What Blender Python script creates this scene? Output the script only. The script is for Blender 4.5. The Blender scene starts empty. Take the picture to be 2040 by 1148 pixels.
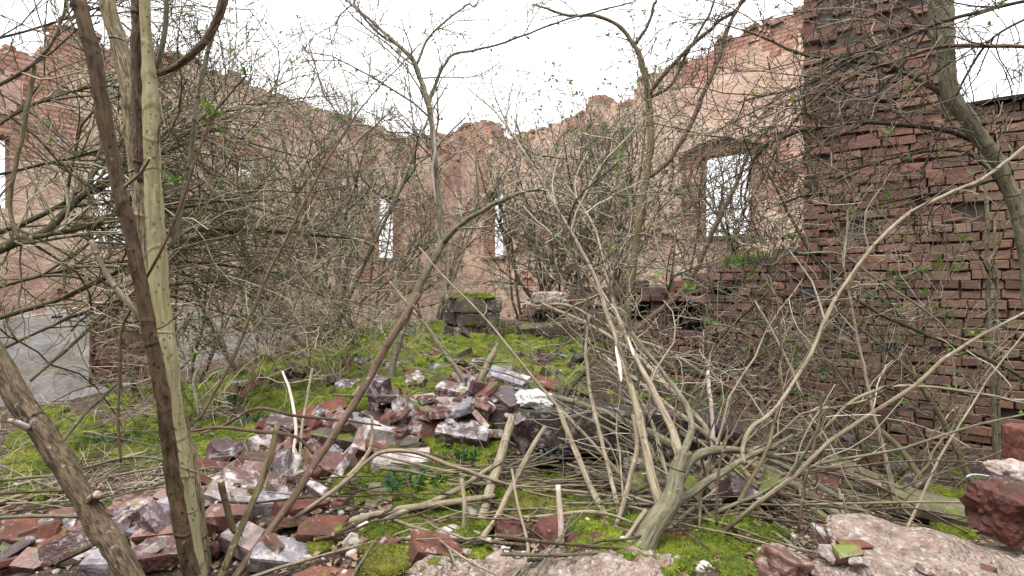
import bpy, math, random
import numpy as np
from mathutils import Vector, Matrix, Euler, noise as mnoise

random.seed(11)
NR = np.random.default_rng(11)
SC = bpy.context.scene
COL = SC.collection

# ------------------------------------------------------------------ camera, sky, sun, exposure
F = 1000.0            # focal length in photograph pixels (2040 wide)
CX, CY = 1020.0, 560.0
CAMZ = 1.5
cd = bpy.data.cameras.new('camera')
cam = bpy.data.objects.new('camera', cd)
COL.objects.link(cam)
cam.location = (0, 0, CAMZ)
cam.rotation_euler = (math.radians(90), 0, 0)
cd.sensor_width = 36.0
cd.lens = 36.0 * F / 2040.0
cd.shift_y = -(574.0 - CY) / 2040.0
cd.clip_start = 0.02
cd.clip_end = 3000
SC.camera = cam

world = bpy.data.worlds.new('World')
SC.world = world
world.use_nodes = True
wn = world.node_tree
for n in list(wn.nodes):
    wn.nodes.remove(n)
SUN_EL, SUN_AZ = 66.0, 215.0
sky = wn.nodes.new('ShaderNodeTexSky')
sky.sky_type = 'NISHITA'
sky.sun_disc = False
sky.sun_elevation = math.radians(SUN_EL)
sky.sun_rotation = math.radians(SUN_AZ)
sky.air_density = 1.0
sky.dust_density = 4.0
hs = wn.nodes.new('ShaderNodeHueSaturation')
hs.inputs['Saturation'].default_value = 0.12
mixs = wn.nodes.new('ShaderNodeMix')
mixs.data_type = 'RGBA'
mixs.inputs[0].default_value = 0.85
wtc = wn.nodes.new('ShaderNodeTexCoord'); wsx = wn.nodes.new('ShaderNodeSeparateXYZ')
wn.links.new(wtc.outputs['Generated'], wsx.inputs[0])
wmr = wn.nodes.new('ShaderNodeMapRange')          # overcast sky: zenith three times the horizon
wmr.inputs[1].default_value = 0.0; wmr.inputs[2].default_value = 1.0; wmr.inputs[3].default_value = 6.2; wmr.inputs[4].default_value = 18.6
wn.links.new(wsx.outputs['Z'], wmr.inputs[0])
wcl = wn.nodes.new('ShaderNodeMix'); wcl.data_type = 'RGBA'; wcl.blend_type = 'MULTIPLY'
wcl.inputs[0].default_value = 1.0; wcl.inputs[6].default_value = (0.985, 0.99, 1.03, 1)
wn.links.new(wmr.outputs[0], wcl.inputs[7]); wn.links.new(wcl.outputs[2], mixs.inputs[7])
bg = wn.nodes.new('ShaderNodeBackground')
bg.inputs['Strength'].default_value = 0.1
wo = wn.nodes.new('ShaderNodeOutputWorld')
wn.links.new(sky.outputs[0], hs.inputs['Color'])
wn.links.new(hs.outputs[0], mixs.inputs[6])
wn.links.new(mixs.outputs[2], bg.inputs['Color'])
wn.links.new(bg.outputs[0], wo.inputs[0])

sl = bpy.data.lights.new('sun', 'SUN')
sl.energy = 1.5
sl.angle = math.radians(12)
sl.color = (1.0, 0.96, 0.9)
sun = bpy.data.objects.new('sun', sl)
COL.objects.link(sun)
el, az = math.radians(SUN_EL), math.radians(SUN_AZ)
sdir = Vector((math.sin(az) * math.cos(el), math.cos(az) * math.cos(el), math.sin(el)))
sun.rotation_euler = (-sdir).to_track_quat('-Z', 'Y').to_euler()

vs = SC.view_settings
vs.view_transform = 'Standard'
vs.look = 'None'
vs.exposure = 1.22
vs.gamma = 1.0
vs.use_curve_mapping = False
try:
    SC.cycles.max_bounces = 4
    SC.cycles.diffuse_bounces = 1
    SC.cycles.use_denoising = True
except Exception:
    pass

# ------------------------------------------------------------------ helpers
def P(px, py, d):
    return Vector((d * (px - CX) / F, d, CAMZ - d * (py - CY) / F))

def link(name, data, parent=None):
    o = bpy.data.objects.new(name, data)
    COL.objects.link(o)
    if parent is not None:
        o.parent = parent
        o.matrix_parent_inverse = parent.matrix_basis.inverted()
    return o

def tag(o, label=None, cat=None, group=None, kind=None):
    if label: o['label'] = label
    if cat: o['category'] = cat
    if group: o['group'] = group
    if kind: o['kind'] = kind
    return o

def thing(name, loc, label, cat, group=None):
    o = bpy.data.objects.new(name, None)
    COL.objects.link(o)
    o.location = loc
    o.empty_display_size = 0.1
    return tag(o, label, cat, group)

def mesh_np(name, V, Fq, smooth=True, attrs=None):
    """V (n,3) array; Fq (m,k) array of equal-size faces."""
    me = bpy.data.meshes.new(name)
    V = np.asarray(V, dtype=np.float32)
    Fq = np.asarray(Fq, dtype=np.int32)
    k = Fq.shape[1]
    me.vertices.add(len(V))
    me.vertices.foreach_set('co', V.ravel())
    me.loops.add(Fq.size)
    me.loops.foreach_set('vertex_index', Fq.ravel())
    me.polygons.add(len(Fq))
    me.polygons.foreach_set('loop_start', np.arange(0, Fq.size, k, dtype=np.int32))
    if smooth:
        me.polygons.foreach_set('use_smooth', np.ones(len(Fq), dtype=bool))
    me.update(calc_edges=True)
    if attrs:
        for an, (ty, arr) in attrs.items():
            a = me.attributes.new(an, ty, 'POINT')
            a.data.foreach_set('vector' if ty == 'FLOAT_VECTOR' else 'value', np.asarray(arr, dtype=np.float32).ravel())
    return me

def fbm(x, y, z, o=3):
    return mnoise.fractal(Vector((x, y, z)), 1.0, 2.0, o)

# ------------------------------------------------------------------ materials
def newmat(name):
    m = bpy.data.materials.new(name)
    m.use_nodes = True
    nt = m.node_tree
    b = nt.nodes['Principled BSDF']
    b.inputs['Roughness'].default_value = 0.85
    b.inputs['Specular IOR Level'].default_value = 0.25
    return m, nt, b

class NT:
    def __init__(s, nt): s.t = nt
    def n(s, ty, **kw):
        x = s.t.nodes.new(ty)
        for k, v in kw.items(): setattr(x, k, v)
        return x
    def l(s, a, b): s.t.links.new(a, b)
    def noise(s, vec, scale, detail=4, rough=0.6):
        x = s.n('ShaderNodeTexNoise')
        x.inputs['Scale'].default_value = scale
        x.inputs['Detail'].default_value = detail
        x.inputs['Roughness'].default_value = rough
        if vec is not None: s.l(vec, x.inputs['Vector'])
        return x
    def ramp(s, fac, stops):
        x = s.n('ShaderNodeValToRGB')
        e = x.color_ramp.elements
        while len(e) < len(stops): e.new(0.5)
        for i, (p, c) in enumerate(stops):
            e[i].position = p
            e[i].color = (*c, 1) if len(c) == 3 else c
        s.l(fac, x.inputs['Fac'])
        return x.outputs['Color']
    def mix(s, fac, a, b, mode='MIX'):
        x = s.n('ShaderNodeMix', data_type='RGBA', blend_type=mode)
        if isinstance(fac, (int, float)): x.inputs[0].default_value = fac
        else: s.l(fac, x.inputs[0])
        for i, v in ((6, a), (7, b)):
            if isinstance(v, tuple): x.inputs[i].default_value = (*v, 1)
            else: s.l(v, x.inputs[i])
        return x.outputs[2]
    def math(s, op, a, b=None, clamp=False):
        x = s.n('ShaderNodeMath', operation=op, use_clamp=clamp)
        for i, v in ((0, a), (1, b)):
            if v is None: continue
            if isinstance(v, (int, float)): x.inputs[i].default_value = v
            else: s.l(v, x.inputs[i])
        return x.outputs[0]
    def step(s, v, lo, hi):
        x = s.n('ShaderNodeMapRange')
        x.inputs[1].default_value = lo
        x.inputs[2].default_value = hi
        s.l(v, x.inputs[0])
        return x.outputs[0]
    def bump(s, h, dist, strength=1.0, normal=None):
        x = s.n('ShaderNodeBump')
        x.inputs['Distance'].default_value = dist
        x.inputs['Strength'].default_value = strength
        s.l(h, x.inputs['Height'])
        if normal is not None: s.l(normal, x.inputs['Normal'])
        return x.outputs[0]
    def pos(s): return s.n('ShaderNodeNewGeometry').outputs['Position']
    def obj(s): return s.n('ShaderNodeTexCoord').outputs['Object']
    def attr(s, name): return s.n('ShaderNodeAttribute', attribute_name=name)
    def scale(s, vec, v):
        x = s.n('ShaderNodeMapping')
        x.inputs['Scale'].default_value = v
        s.l(vec, x.inputs['Vector'])
        return x.outputs[0]
    def rand(s):
        a = s.n('ShaderNodeObjectInfo').outputs['Random']
        b = s.n('ShaderNodeNewGeometry').outputs['Random Per Island']
        return s.math('FRACT', s.math('ADD', a, s.math('MULTIPLY', b, 7.31)))
    def up(s):
        g = s.n('ShaderNodeNewGeometry').outputs['Normal']
        x = s.n('ShaderNodeSeparateXYZ')
        s.l(g, x.inputs[0])
        return x.outputs['Z']

def bark_mat(name, dark, light, moss=(0.09, 0.11, 0.02), moss_amt=0.3, streak=(154, 154, 14), bump=0.006, dots=None, contrast=(0.4, 0.6), ring=True):
    m, nt, b = newmat(name)
    N = NT(nt)
    v = N.attr('bark').outputs['Vector']
    n1 = N.noise(N.scale(v, streak), 1.0, 6, 0.65)
    n2 = N.noise(v, 14, 4)
    nf = N.noise(N.scale(v, (340, 340, 60)), 1.0, 4, 0.7)
    mixf = N.math('ADD', N.math('MULTIPLY', n1.outputs['Fac'], 0.7), N.math('MULTIPLY', nf.outputs['Fac'], 0.3))
    c = N.ramp(mixf, [(contrast[0], dark), (contrast[1], light)])
    c = N.mix(N.math('MULTIPLY', N.step(n2.outputs['Fac'], 0.4, 0.65), 0.5), c, tuple(0.6 * (a + q) * 0.8 for a, q in zip(dark, light)))
    n3 = N.noise(v, 22, 5, 0.7)
    fac = N.math('MULTIPLY', N.step(n3.outputs['Fac'], 0.46, 0.66), N.step(N.up(), -0.7, 0.9))
    c = N.mix(N.math('MULTIPLY', fac, moss_amt, True), c, moss)
    h = mixf
    if dots:
        vo = N.n('ShaderNodeTexVoronoi')
        vo.inputs['Scale'].default_value = dots
        N.l(N.scale(v, (1, 1, 0.75)), vo.inputs['Vector'])
        dk = N.math('LESS_THAN', vo.outputs['Distance'], 0.2)
        c = N.mix(N.math('MULTIPLY', dk, 0.75), c, tuple(0.35 * q for q in dark))
        h = N.math('ADD', N.math('MULTIPLY', h, 0.5), dk)
    nr_ = N.noise(N.scale(v, (1.5, 1.5, 4.2)), 1.0, 1)
    rg = N.math('SUBTRACT', 1.0, N.math('MULTIPLY', N.math('ABSOLUTE', N.math('SUBTRACT', nr_.outputs['Fac'], 0.5)), 75.0), True)
    c = N.mix(N.math('MULTIPLY', rg, 0.3), c, tuple(0.4 * q for q in dark))
    h = N.math('ADD', h, N.math('MULTIPLY', rg, 0.5))
    # pale scars and lichen flecks
    n4 = N.noise(v, 48, 2)
    c = N.mix(N.math('MULTIPLY', N.step(n4.outputs['Fac'], 0.66, 0.72), 0.45), c, (0.42, 0.42, 0.36))
    N.l(c, b.inputs['Base Color'])
    N.l(N.bump(h, bump), b.inputs['Normal'])
    b.inputs['Roughness'].default_value = 0.8
    return m

def twig_mat(name, cols, moss_amt=0.15, rough=0.7):
    m, nt, b = newmat(name)
    N = NT(nt)
    r = N.attr('rnd').outputs['Fac']
    c = N.ramp(r, [(i / max(1, len(cols) - 1), q) for i, q in enumerate(cols)])
    p = N.pos()
    n = N.noise(p, 34, 4, 0.7)
    c = N.mix(N.math('MULTIPLY', N.step(n.outputs['Fac'], 0.45, 0.75), 0.4), c, (0.07, 0.055, 0.042))
    n2 = N.noise(p, 7, 3)
    f = N.math('MULTIPLY', N.math('MULTIPLY', N.step(n2.outputs['Fac'], 0.45, 0.7), N.step(N.up(), -0.8, 0.8)), moss_amt)
    c = N.mix(f, c, (0.10, 0.12, 0.025))
    N.l(c, b.inputs['Base Color'])
    b.inputs['Roughness'].default_value = rough
    return m

def brick_mat(name, cols, mortar=0.0, moss=0.0, bumpd=0.006, wallshade=False, rough=0.85, spec=0.25):
    m, nt, b = newmat(name)
    N = NT(nt)
    o = N.obj()
    p = N.pos()
    r = N.rand()
    c = N.ramp(r, [(i / max(1, len(cols) - 1), q) for i, q in enumerate(cols)])
    n1 = N.noise(p, 30, 5, 0.65)
    c = N.mix(N.step(n1.outputs['Fac'], 0.3, 0.75), c, N.mix(1.0, c, (0.5, 0.45, 0.45), 'MULTIPLY'))
    n2 = N.noise(p, 90, 3, 0.6)
    c = N.mix(N.math('MULTIPLY', N.step(n2.outputs['Fac'], 0.62, 0.72), 0.35), c, (0.42, 0.3, 0.24))
    if wallshade:
        # damp olive algae spreads over the right and lower bricks, soot on some courses
        n3 = N.noise(p, 1.3, 4, 0.6)
        sx = N.n('ShaderNodeSeparateXYZ')
        N.l(p, sx.inputs[0])
        g = N.math('ADD', N.math('MULTIPLY', N.step(sx.outputs['X'], 2.7, 4.2), 0.75), N.math('MULTIPLY', N.math('SUBTRACT', n3.outputs['Fac'], 0.5), 1.6), True)
        c = N.mix(N.math('MULTIPLY', g, 0.75), c, N.mix(r, (0.12, 0.085, 0.055), (0.21, 0.15, 0.095)))
        n5 = N.noise(p, 2.2, 3, 0.5)
        c = N.mix(N.math('MULTIPLY', N.step(n5.outputs['Fac'], 0.55, 0.72), 0.4), c, (0.06, 0.045, 0.042))
        n8 = N.noise(p, 3.1, 6, 0.75)
        c = N.mix(N.math('MULTIPLY', N.step(n8.outputs['Fac'], 0.58, 0.72), 0.45), c, (0.42, 0.36, 0.33))
        c = N.mix(N.math('MULTIPLY', N.math('GREATER_THAN', r, 0.988), 0.85), c, (0.03, 0.033, 0.045))
    if not wallshade and mortar > 0.1:
        nd = N.noise(p, 9, 6, 0.75)
        c = N.mix(N.math('MULTIPLY', N.step(nd.outputs['Fac'], 0.46, 0.62), 0.6), c, (0.045, 0.034, 0.025))
    if mortar > 0:
        n4 = N.noise(p, 17, 6, 0.72)
        f = N.step(N.math('ADD', n4.outputs['Fac'], N.math('MULTIPLY', N.math('SUBTRACT', r, 0.5), 0.16)), 0.62 - mortar * 0.2, 0.78 - mortar * 0.2)
        n6 = N.noise(p, 120, 3)
        c = N.mix(f, c, N.mix(n6.outputs['Fac'], (0.28, 0.25, 0.24), (0.64, 0.60, 0.59)))
    if moss > 0:
        n7 = N.noise(p, 8, 5, 0.7)
        f = N.math('MULTIPLY', N.step(n7.outputs['Fac'], 0.62 - moss * 0.3, 0.7 - moss * 0.2), N.step(N.up(), -0.2, 0.7))
        c = N.mix(f, c, (0.10, 0.13, 0.015))
    N.l(c, b.inputs['Base Color'])
    h = N.math('ADD', n1.outputs['Fac'], N.math('MULTIPLY', n2.outputs['Fac'], 0.4))
    N.l(N.bump(h, bumpd), b.inputs['Normal'])
    b.inputs['Roughness'].default_value = rough
    b.inputs['Specular IOR Level'].default_value = spec
    return m

M = {}
M['bark_dark'] = bark_mat('bark_dark_brown', (0.018, 0.011, 0.006), (0.115, 0.075, 0.042), moss=(0.10, 0.08, 0.025), moss_amt=0.5, streak=(88, 88, 22), bump=0.004, dots=60)
M['bark_pale'] = bark_mat('bark_pale_green', (0.14, 0.12, 0.055), (0.36, 0.33, 0.2), moss=(0.16, 0.155, 0.04), moss_amt=0.85, streak=(88, 88, 8), bump=0.003, dots=70, contrast=(0.36, 0.62))
M['bark_rough'] = bark_mat('bark_fissured', (0.055, 0.036, 0.02), (0.36, 0.29, 0.18), moss=(0.14, 0.13, 0.03), moss_amt=0.55, streak=(187, 187, 19), bump=0.012, contrast=(0.45, 0.56))
M['bark_scaly'] = bark_mat('bark_scaly', (0.035, 0.022, 0.014), (0.2, 0.142, 0.092), moss=(0.13, 0.13, 0.04), moss_amt=0.4, streak=(165, 165, 35), bump=0.012, contrast=(0.43, 0.58))
M['bark_grey'] = bark_mat('bark_grey_green', (0.05, 0.044, 0.028), (0.23, 0.21, 0.145), moss=(0.12, 0.14, 0.03), moss_amt=0.5, streak=(132, 132, 16), bump=0.007)
M['bark_mossy'] = bark_mat('bark_mossy', (0.016, 0.013, 0.008), (0.085, 0.07, 0.042), moss=(0.08, 0.10, 0.015), moss_amt=0.85, streak=(132, 132, 32), bump=0.006)
M['bark_red'] = bark_mat('bark_red_shoot', (0.045, 0.027, 0.017), (0.165, 0.108, 0.074), moss_amt=0.1, streak=(132, 132, 16), bump=0.002)
M['bark_tan'] = bark_mat('bark_tan_pole', (0.085, 0.064, 0.04), (0.34, 0.285, 0.2), moss=(0.2, 0.2, 0.1), moss_amt=0.3, streak=(154, 154, 11), bump=0.004)
M['bark_olive'] = bark_mat('bark_olive', (0.06, 0.045, 0.02), (0.19, 0.155, 0.085), moss_amt=0.4, streak=(132, 132, 14), bump=0.004)
M['wood_peeled'] = bark_mat('wood_peeled', (0.42, 0.32, 0.27), (0.7, 0.62, 0.56), moss_amt=0.05, streak=(198, 198, 9), bump=0.003)
M['wood_end'] = bark_mat('wood_cut_end', (0.22, 0.15, 0.10), (0.5, 0.4, 0.3), moss_amt=0.1, streak=(200, 200, 10), bump=0.003)
M['twig_grey'] = twig_mat('twig_grey', [(0.028, 0.022, 0.015), (0.14, 0.115, 0.08), (0.46, 0.415, 0.32)], 0.3)
M['twig_brown'] = twig_mat('twig_brown', [(0.018, 0.013, 0.009), (0.07, 0.054, 0.037), (0.27, 0.225, 0.16)], 0.4)
M['twig_mossy'] = twig_mat('twig_mossy', [(0.025, 0.02, 0.011), (0.13, 0.11, 0.062), (0.4, 0.35, 0.24)], 0.5)
M['twig_straw'] = twig_mat('twig_straw', [(0.22, 0.17, 0.11), (0.4, 0.33, 0.24), (0.52, 0.46, 0.36)], 0.05)
M['wallbrick'] = brick_mat('wall_brick', [(0.08, 0.043, 0.04), (0.17, 0.075, 0.06), (0.12, 0.07, 0.064), (0.26, 0.125, 0.088), (0.16, 0.095, 0.084), (0.21, 0.095, 0.072), (0.29, 0.18, 0.14), (0.14, 0.066, 0.054)], 0.0, 0.0, 0.007, True)
M['nichebrick'] = brick_mat('niche_brick', [(0.22, 0.10, 0.085), (0.33, 0.17, 0.15), (0.4, 0.25, 0.22)], 0.25)
M['rub_purple'] = brick_mat('rubble_purple', [(0.038, 0.017, 0.02), (0.09, 0.04, 0.04), (0.06, 0.03, 0.038)], 0.3, 0.1, rough=0.36, spec=0.7)
M['rub_pink'] = brick_mat('rubble_pink', [(0.14, 0.052, 0.036), (0.2, 0.085, 0.06), (0.08, 0.036, 0.03)], 0.4, 0.12, rough=0.42, spec=0.6)
M['rub_white'] = brick_mat('rubble_white', [(0.3, 0.22, 0.2), (0.4, 0.33, 0.31)], 0.75, 0.1, rough=0.55, spec=0.4)
M['rub_red'] = brick_mat('rubble_red', [(0.12, 0.042, 0.028), (0.19, 0.07, 0.045), (0.10, 0.038, 0.03)], 0.15, 0.2)
M['rub_orange'] = brick_mat('rubble_orange', [(0.2, 0.08, 0.05), (0.16, 0.065, 0.045)], 0.15, 0.1)
M['rub_grey'] = brick_mat('rubble_grey', [(0.17, 0.16, 0.18), (0.24, 0.23, 0.26)], 0.5, 0.1, rough=0.5, spec=0.5)
M['stone_dark'] = brick_mat('stone_dark', [(0.07, 0.058, 0.05), (0.10, 0.08, 0.065)], 0.12, 0.55, 0.01)
M['stone_olive'] = brick_mat('stone_olive', [(0.17, 0.16, 0.10), (0.22, 0.2, 0.14)], 0.2, 0.35, 0.008)
M['stone_black'] = brick_mat('stone_black', [(0.035, 0.03, 0.027), (0.06, 0.05, 0.043)], 0.12, 0.12, 0.012)
M['rock_red'] = brick_mat('rock_red', [(0.10, 0.04, 0.032), (0.13, 0.05, 0.036)], 0.12, 0.05, 0.01)
M['stone_grey'] = brick_mat('stone_grey', [(0.13, 0.11, 0.10), (0.2, 0.17, 0.15)], 0.45, 0.3, 0.01)
M['stone_pale'] = brick_mat('stone_pale', [(0.42, 0.33, 0.29), (0.46, 0.38, 0.33)], 0.35, 0.0, 0.008)

m, nt, b = newmat('mortar_core'); N = NT(nt); p = N.pos()
c = N.ramp(N.noise(p, 14, 5, 0.7).outputs['Fac'], [(0.3, (0.03, 0.024, 0.022)), (0.7, (0.13, 0.10, 0.085))])
N.l(c, b.inputs['Base Color']); M['core'] = m

# old lime render: peach with grey, ochre and pink patches, pale salts, brick courses showing through
def plaster_mat(name, white=False):
    m, nt, b = newmat(name); N = NT(nt); p = N.pos()
    n1 = N.noise(p, 0.9, 6, 0.65); n2 = N.noise(p, 3.5, 5, 0.7); n3 = N.noise(p, 16, 5, 0.7)
    if white:
        c = N.ramp(n1.outputs['Fac'], [(0.3, (0.36, 0.32, 0.28)), (0.5, (0.47, 0.46, 0.45)), (0.7, (0.34, 0.3, 0.25))])
    else:
        c = N.ramp(n1.outputs['Fac'], [(0.28, (0.34, 0.22, 0.18)), (0.44, (0.48, 0.325, 0.255)), (0.58, (0.56, 0.415, 0.305)), (0.74, (0.47, 0.405, 0.355))])
    c = N.mix(N.math('MULTIPLY', N.step(n2.outputs['Fac'], 0.52, 0.66), 0.7), c, (0.58, 0.45, 0.31) if not white else (0.52, 0.5, 0.49))
    c = N.mix(N.math('MULTIPLY', N.step(n2.outputs['Fac'], 0.47, 0.33), 0.55), c, (0.26, 0.15, 0.12) if not white else (0.34, 0.3, 0.26))
    c = N.mix(N.math('MULTIPLY', N.step(n3.outputs['Fac'], 0.55, 0.72), 0.5), c, (0.22, 0.155, 0.125))
    st = N.noise(N.scale(p, (3, 3, 0.25)), 1.0, 4, 0.6)
    c = N.mix(N.math('MULTIPLY', N.step(st.outputs['Fac'], 0.55, 0.7), 0.3), c, (0.2, 0.17, 0.12))
    bt = N.n('ShaderNodeTexBrick')
    for k_, v_ in (('Scale', 1.0), ('Brick Width', 0.255), ('Row Height', 0.077), ('Mortar Size', 0.011)): bt.inputs[k_].default_value = v_
    bt.inputs['Color1'].default_value = (0.42, 0.235, 0.15, 1); bt.inputs['Color2'].default_value = (0.32, 0.165, 0.11, 1); bt.inputs['Mortar'].default_value = (0.2, 0.16, 0.14, 1)
    N.l(N.attr('suv').outputs['Vector'], bt.inputs['Vector'])
    nw = N.noise(p, 1.7, 5, 0.75)
    worn = N.math('MULTIPLY', N.step(nw.outputs['Fac'], 0.5, 0.66), 0.0 if white else 0.6)
    c = N.mix(worn, c, bt.outputs['Color'])
    N.l(c, b.inputs['Base Color'])
    h = N.math('ADD', n3.outputs['Fac'], N.math('MULTIPLY', n2.outputs['Fac'], 2.0))
    h = N.math('SUBTRACT', h, N.math('MULTIPLY', N.math('MULTIPLY', bt.outputs['Fac'], worn), 1.2))
    N.l(N.bump(h, 0.012 if white else 0.03), b.inputs['Normal'])
    b.inputs['Roughness'].default_value = 0.95
    return m
M['plaster'] = plaster_mat('peach_plaster')
M['plaster_white'] = plaster_mat('whitewashed_plaster', True)

# brickwork too far away to pick apart: courses by height, joints by position along the wall
m, nt, b = newmat('far_brickwork'); N = NT(nt)
uv = N.attr('suv').outputs['Vector']
bt = N.n('ShaderNodeTexBrick')
bt.inputs['Scale'].default_value = 1.0
bt.inputs['Brick Width'].default_value = 0.255
bt.inputs['Row Height'].default_value = 0.077
bt.inputs['Mortar Size'].default_value = 0.012
bt.inputs['Color1'].default_value = (0.44, 0.22, 0.15, 1)
bt.inputs['Color2'].default_value = (0.34, 0.15, 0.11, 1)
bt.inputs['Mortar'].default_value = (0.14, 0.10, 0.08, 1)
N.l(uv, bt.inputs['Vector'])
n1 = N.noise(N.pos(), 2.5, 5, 0.7)
c = N.mix(N.math('MULTIPLY', N.step(n1.outputs['Fac'], 0.45, 0.7), 0.6), bt.outputs['Color'], (0.5, 0.34, 0.24))
n2 = N.noise(N.pos(), 22, 4, 0.7)
c = N.mix(N.math('MULTIPLY', N.step(n2.outputs['Fac'], 0.5, 0.75), 0.5), c, (0.17, 0.11, 0.09))
N.l(c, b.inputs['Base Color'])
N.l(N.bump(N.math('ADD', bt.outputs['Fac'], N.math('MULTIPLY', n2.outputs['Fac'], -1.0)), -0.02), b.inputs['Normal'])
M['farbrick'] = m

m, nt, b = newmat('soil'); N = NT(nt); p = N.pos()
n1 = N.noise(p, 2.2, 6, 0.7); n2 = N.noise(p, 26, 6, 0.7); n3 = N.noise(p, 110, 3, 0.6)
c = N.ramp(n2.outputs['Fac'], [(0.3, (0.018, 0.013, 0.010)), (0.5, (0.06, 0.043, 0.03)), (0.68, (0.16, 0.115, 0.085))])
c = N.mix(N.math('MULTIPLY', N.step(n3.outputs['Fac'], 0.58, 0.66), 0.6), c, (0.3, 0.22, 0.18))
c = N.mix(N.math('MULTIPLY', N.step(n1.outputs['Fac'], 0.52, 0.66), 0.55), c, N.mix(n2.outputs['Fac'], (0.02, 0.028, 0.006), (0.08, 0.10, 0.014)))
N.l(c, b.inputs['Base Color'])
N.l(N.bump(N.math('ADD', n2.outputs['Fac'], N.math('MULTIPLY', n3.outputs['Fac'], 0.5)), 0.03), b.inputs['Normal'])
M['soil'] = m

m, nt, b = newmat('moss'); N = NT(nt); p = N.pos()
n1 = N.noise(p, 6, 5, 0.75); n2 = N.noise(p, 60, 4, 0.7)
c = N.ramp(n1.outputs['Fac'], [(0.3, (0.03, 0.055, 0.006)), (0.5, (0.12, 0.16, 0.012)), (0.7, (0.30, 0.32, 0.03))])
c = N.mix(N.math('MULTIPLY', N.step(n2.outputs['Fac'], 0.55, 0.35), 0.7), c, (0.03, 0.042, 0.006))
n3 = N.noise(p, 2.7, 3, 0.6)
c = N.mix(N.math('MULTIPLY', N.step(n3.outputs['Fac'], 0.58, 0.68), 0.6), c, (0.15, 0.105, 0.03))
N.l(c, b.inputs['Base Color'])
N.l(N.bump(n2.outputs['Fac'], 0.03), b.inputs['Normal'])
b.inputs['Roughness'].default_value = 0.95
M['moss'] = m

m, nt, b = newmat('moss_tuft'); N = NT(nt); p = N.pos()
n1 = N.noise(p, 6, 5, 0.75)
r = N.n('ShaderNodeNewGeometry').outputs['Random Per Island']
c = N.ramp(n1.outputs['Fac'], [(0.3, (0.06, 0.10, 0.007)), (0.5, (0.16, 0.215, 0.014)), (0.7, (0.36, 0.40, 0.038))])
c = N.mix(N.math('MULTIPLY', r, 0.5), c, (0.05, 0.075, 0.008))
N.l(c, b.inputs['Base Color']); b.inputs['Roughness'].default_value = 0.8
M['moss_tuft'] = m

def leaf_mat(name, a, bb):
    m, nt, b = newmat(name); N = NT(nt)
    r = N.rand()
    c = N.mix(r, a, bb)
    N.l(c, b.inputs['Base Color'])
    b.inputs['Roughness'].default_value = 0.5
    tr = N.n('ShaderNodeBsdfTranslucent')
    N.l(N.mix(1.0, c, (1.2, 1.3, 0.6), 'MULTIPLY'), tr.inputs['Color'])
    mx = N.n('ShaderNodeMixShader'); mx.inputs[0].default_value = 0.35
    N.l(b.outputs[0], mx.inputs[1]); N.l(tr.outputs[0], mx.inputs[2])
    N.l(mx.outputs[0], nt.nodes['Material Output'].inputs['Surface'])
    return m
M['leaf'] = leaf_mat('young_leaf', (0.05, 0.13, 0.02), (0.14, 0.21, 0.04))
M['leaf_dark'] = leaf_mat('dark_leaf', (0.02, 0.075, 0.03), (0.045, 0.12, 0.04))

m, nt, b = newmat('mortar_rubble'); N = NT(nt); p = N.pos()
vo = N.n('ShaderNodeTexVoronoi'); vo.inputs['Scale'].default_value = 95; N.l(p, vo.inputs['Vector'])
n1 = N.noise(p, 25, 6, 0.75); n2 = N.noise(p, 7, 4)
c = N.ramp(n1.outputs['Fac'], [(0.3, (0.12, 0.09, 0.072)), (0.5, (0.29, 0.225, 0.185)), (0.7, (0.43, 0.36, 0.305))])
sx = N.n('ShaderNodeSeparateColor'); N.l(vo.outputs['Color'], sx.inputs[0])
c = N.mix(N.math('MULTIPLY', N.math('GREATER_THAN', sx.outputs[0], 0.9), 0.45), c, (0.55, 0.51, 0.48))
c = N.mix(N.math('MULTIPLY', N.math('LESS_THAN', sx.outputs[0], 0.1), 0.45), c, (0.28, 0.13, 0.10))
c = N.mix(N.math('MULTIPLY', N.step(n2.outputs['Fac'], 0.56, 0.68), 0.6), c, (0.27, 0.125, 0.095))
N.l(c, b.inputs['Base Color'])
N.l(N.bump(N.math('ADD', n1.outputs['Fac'], N.math('MULTIPLY', vo.outputs['Distance'], -0.8)), 0.02), b.inputs['Normal'])
b.inputs['Roughness'].default_value = 0.95
M['mortar'] = m

def plain(name, col, rough=0.5, bumpd=0.0):
    m, nt, b = newmat(name); N = NT(nt); p = N.pos()
    n = N.noise(p, 20, 4)
    c = N.mix(N.math('MULTIPLY', n.outputs['Fac'], 0.5), col, tuple(0.6 * q for q in col))
    N.l(c, b.inputs['Base Color']); b.inputs['Roughness'].default_value = rough
    if bumpd: N.l(N.bump(n.outputs['Fac'], bumpd), b.inputs['Normal'])
    return m
M['black_plastic'] = plain('black_plastic', (0.006, 0.006, 0.008), 0.25)
M['white_plastic'] = plain('white_plastic', (0.62, 0.66, 0.74), 0.35)
M['felt'] = plain('roofing_felt', (0.025, 0.024, 0.025), 0.8, 0.01)
M['white_lump'] = plain('white_plaster_lump', (0.72, 0.71, 0.70), 0.8, 0.02)

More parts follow.
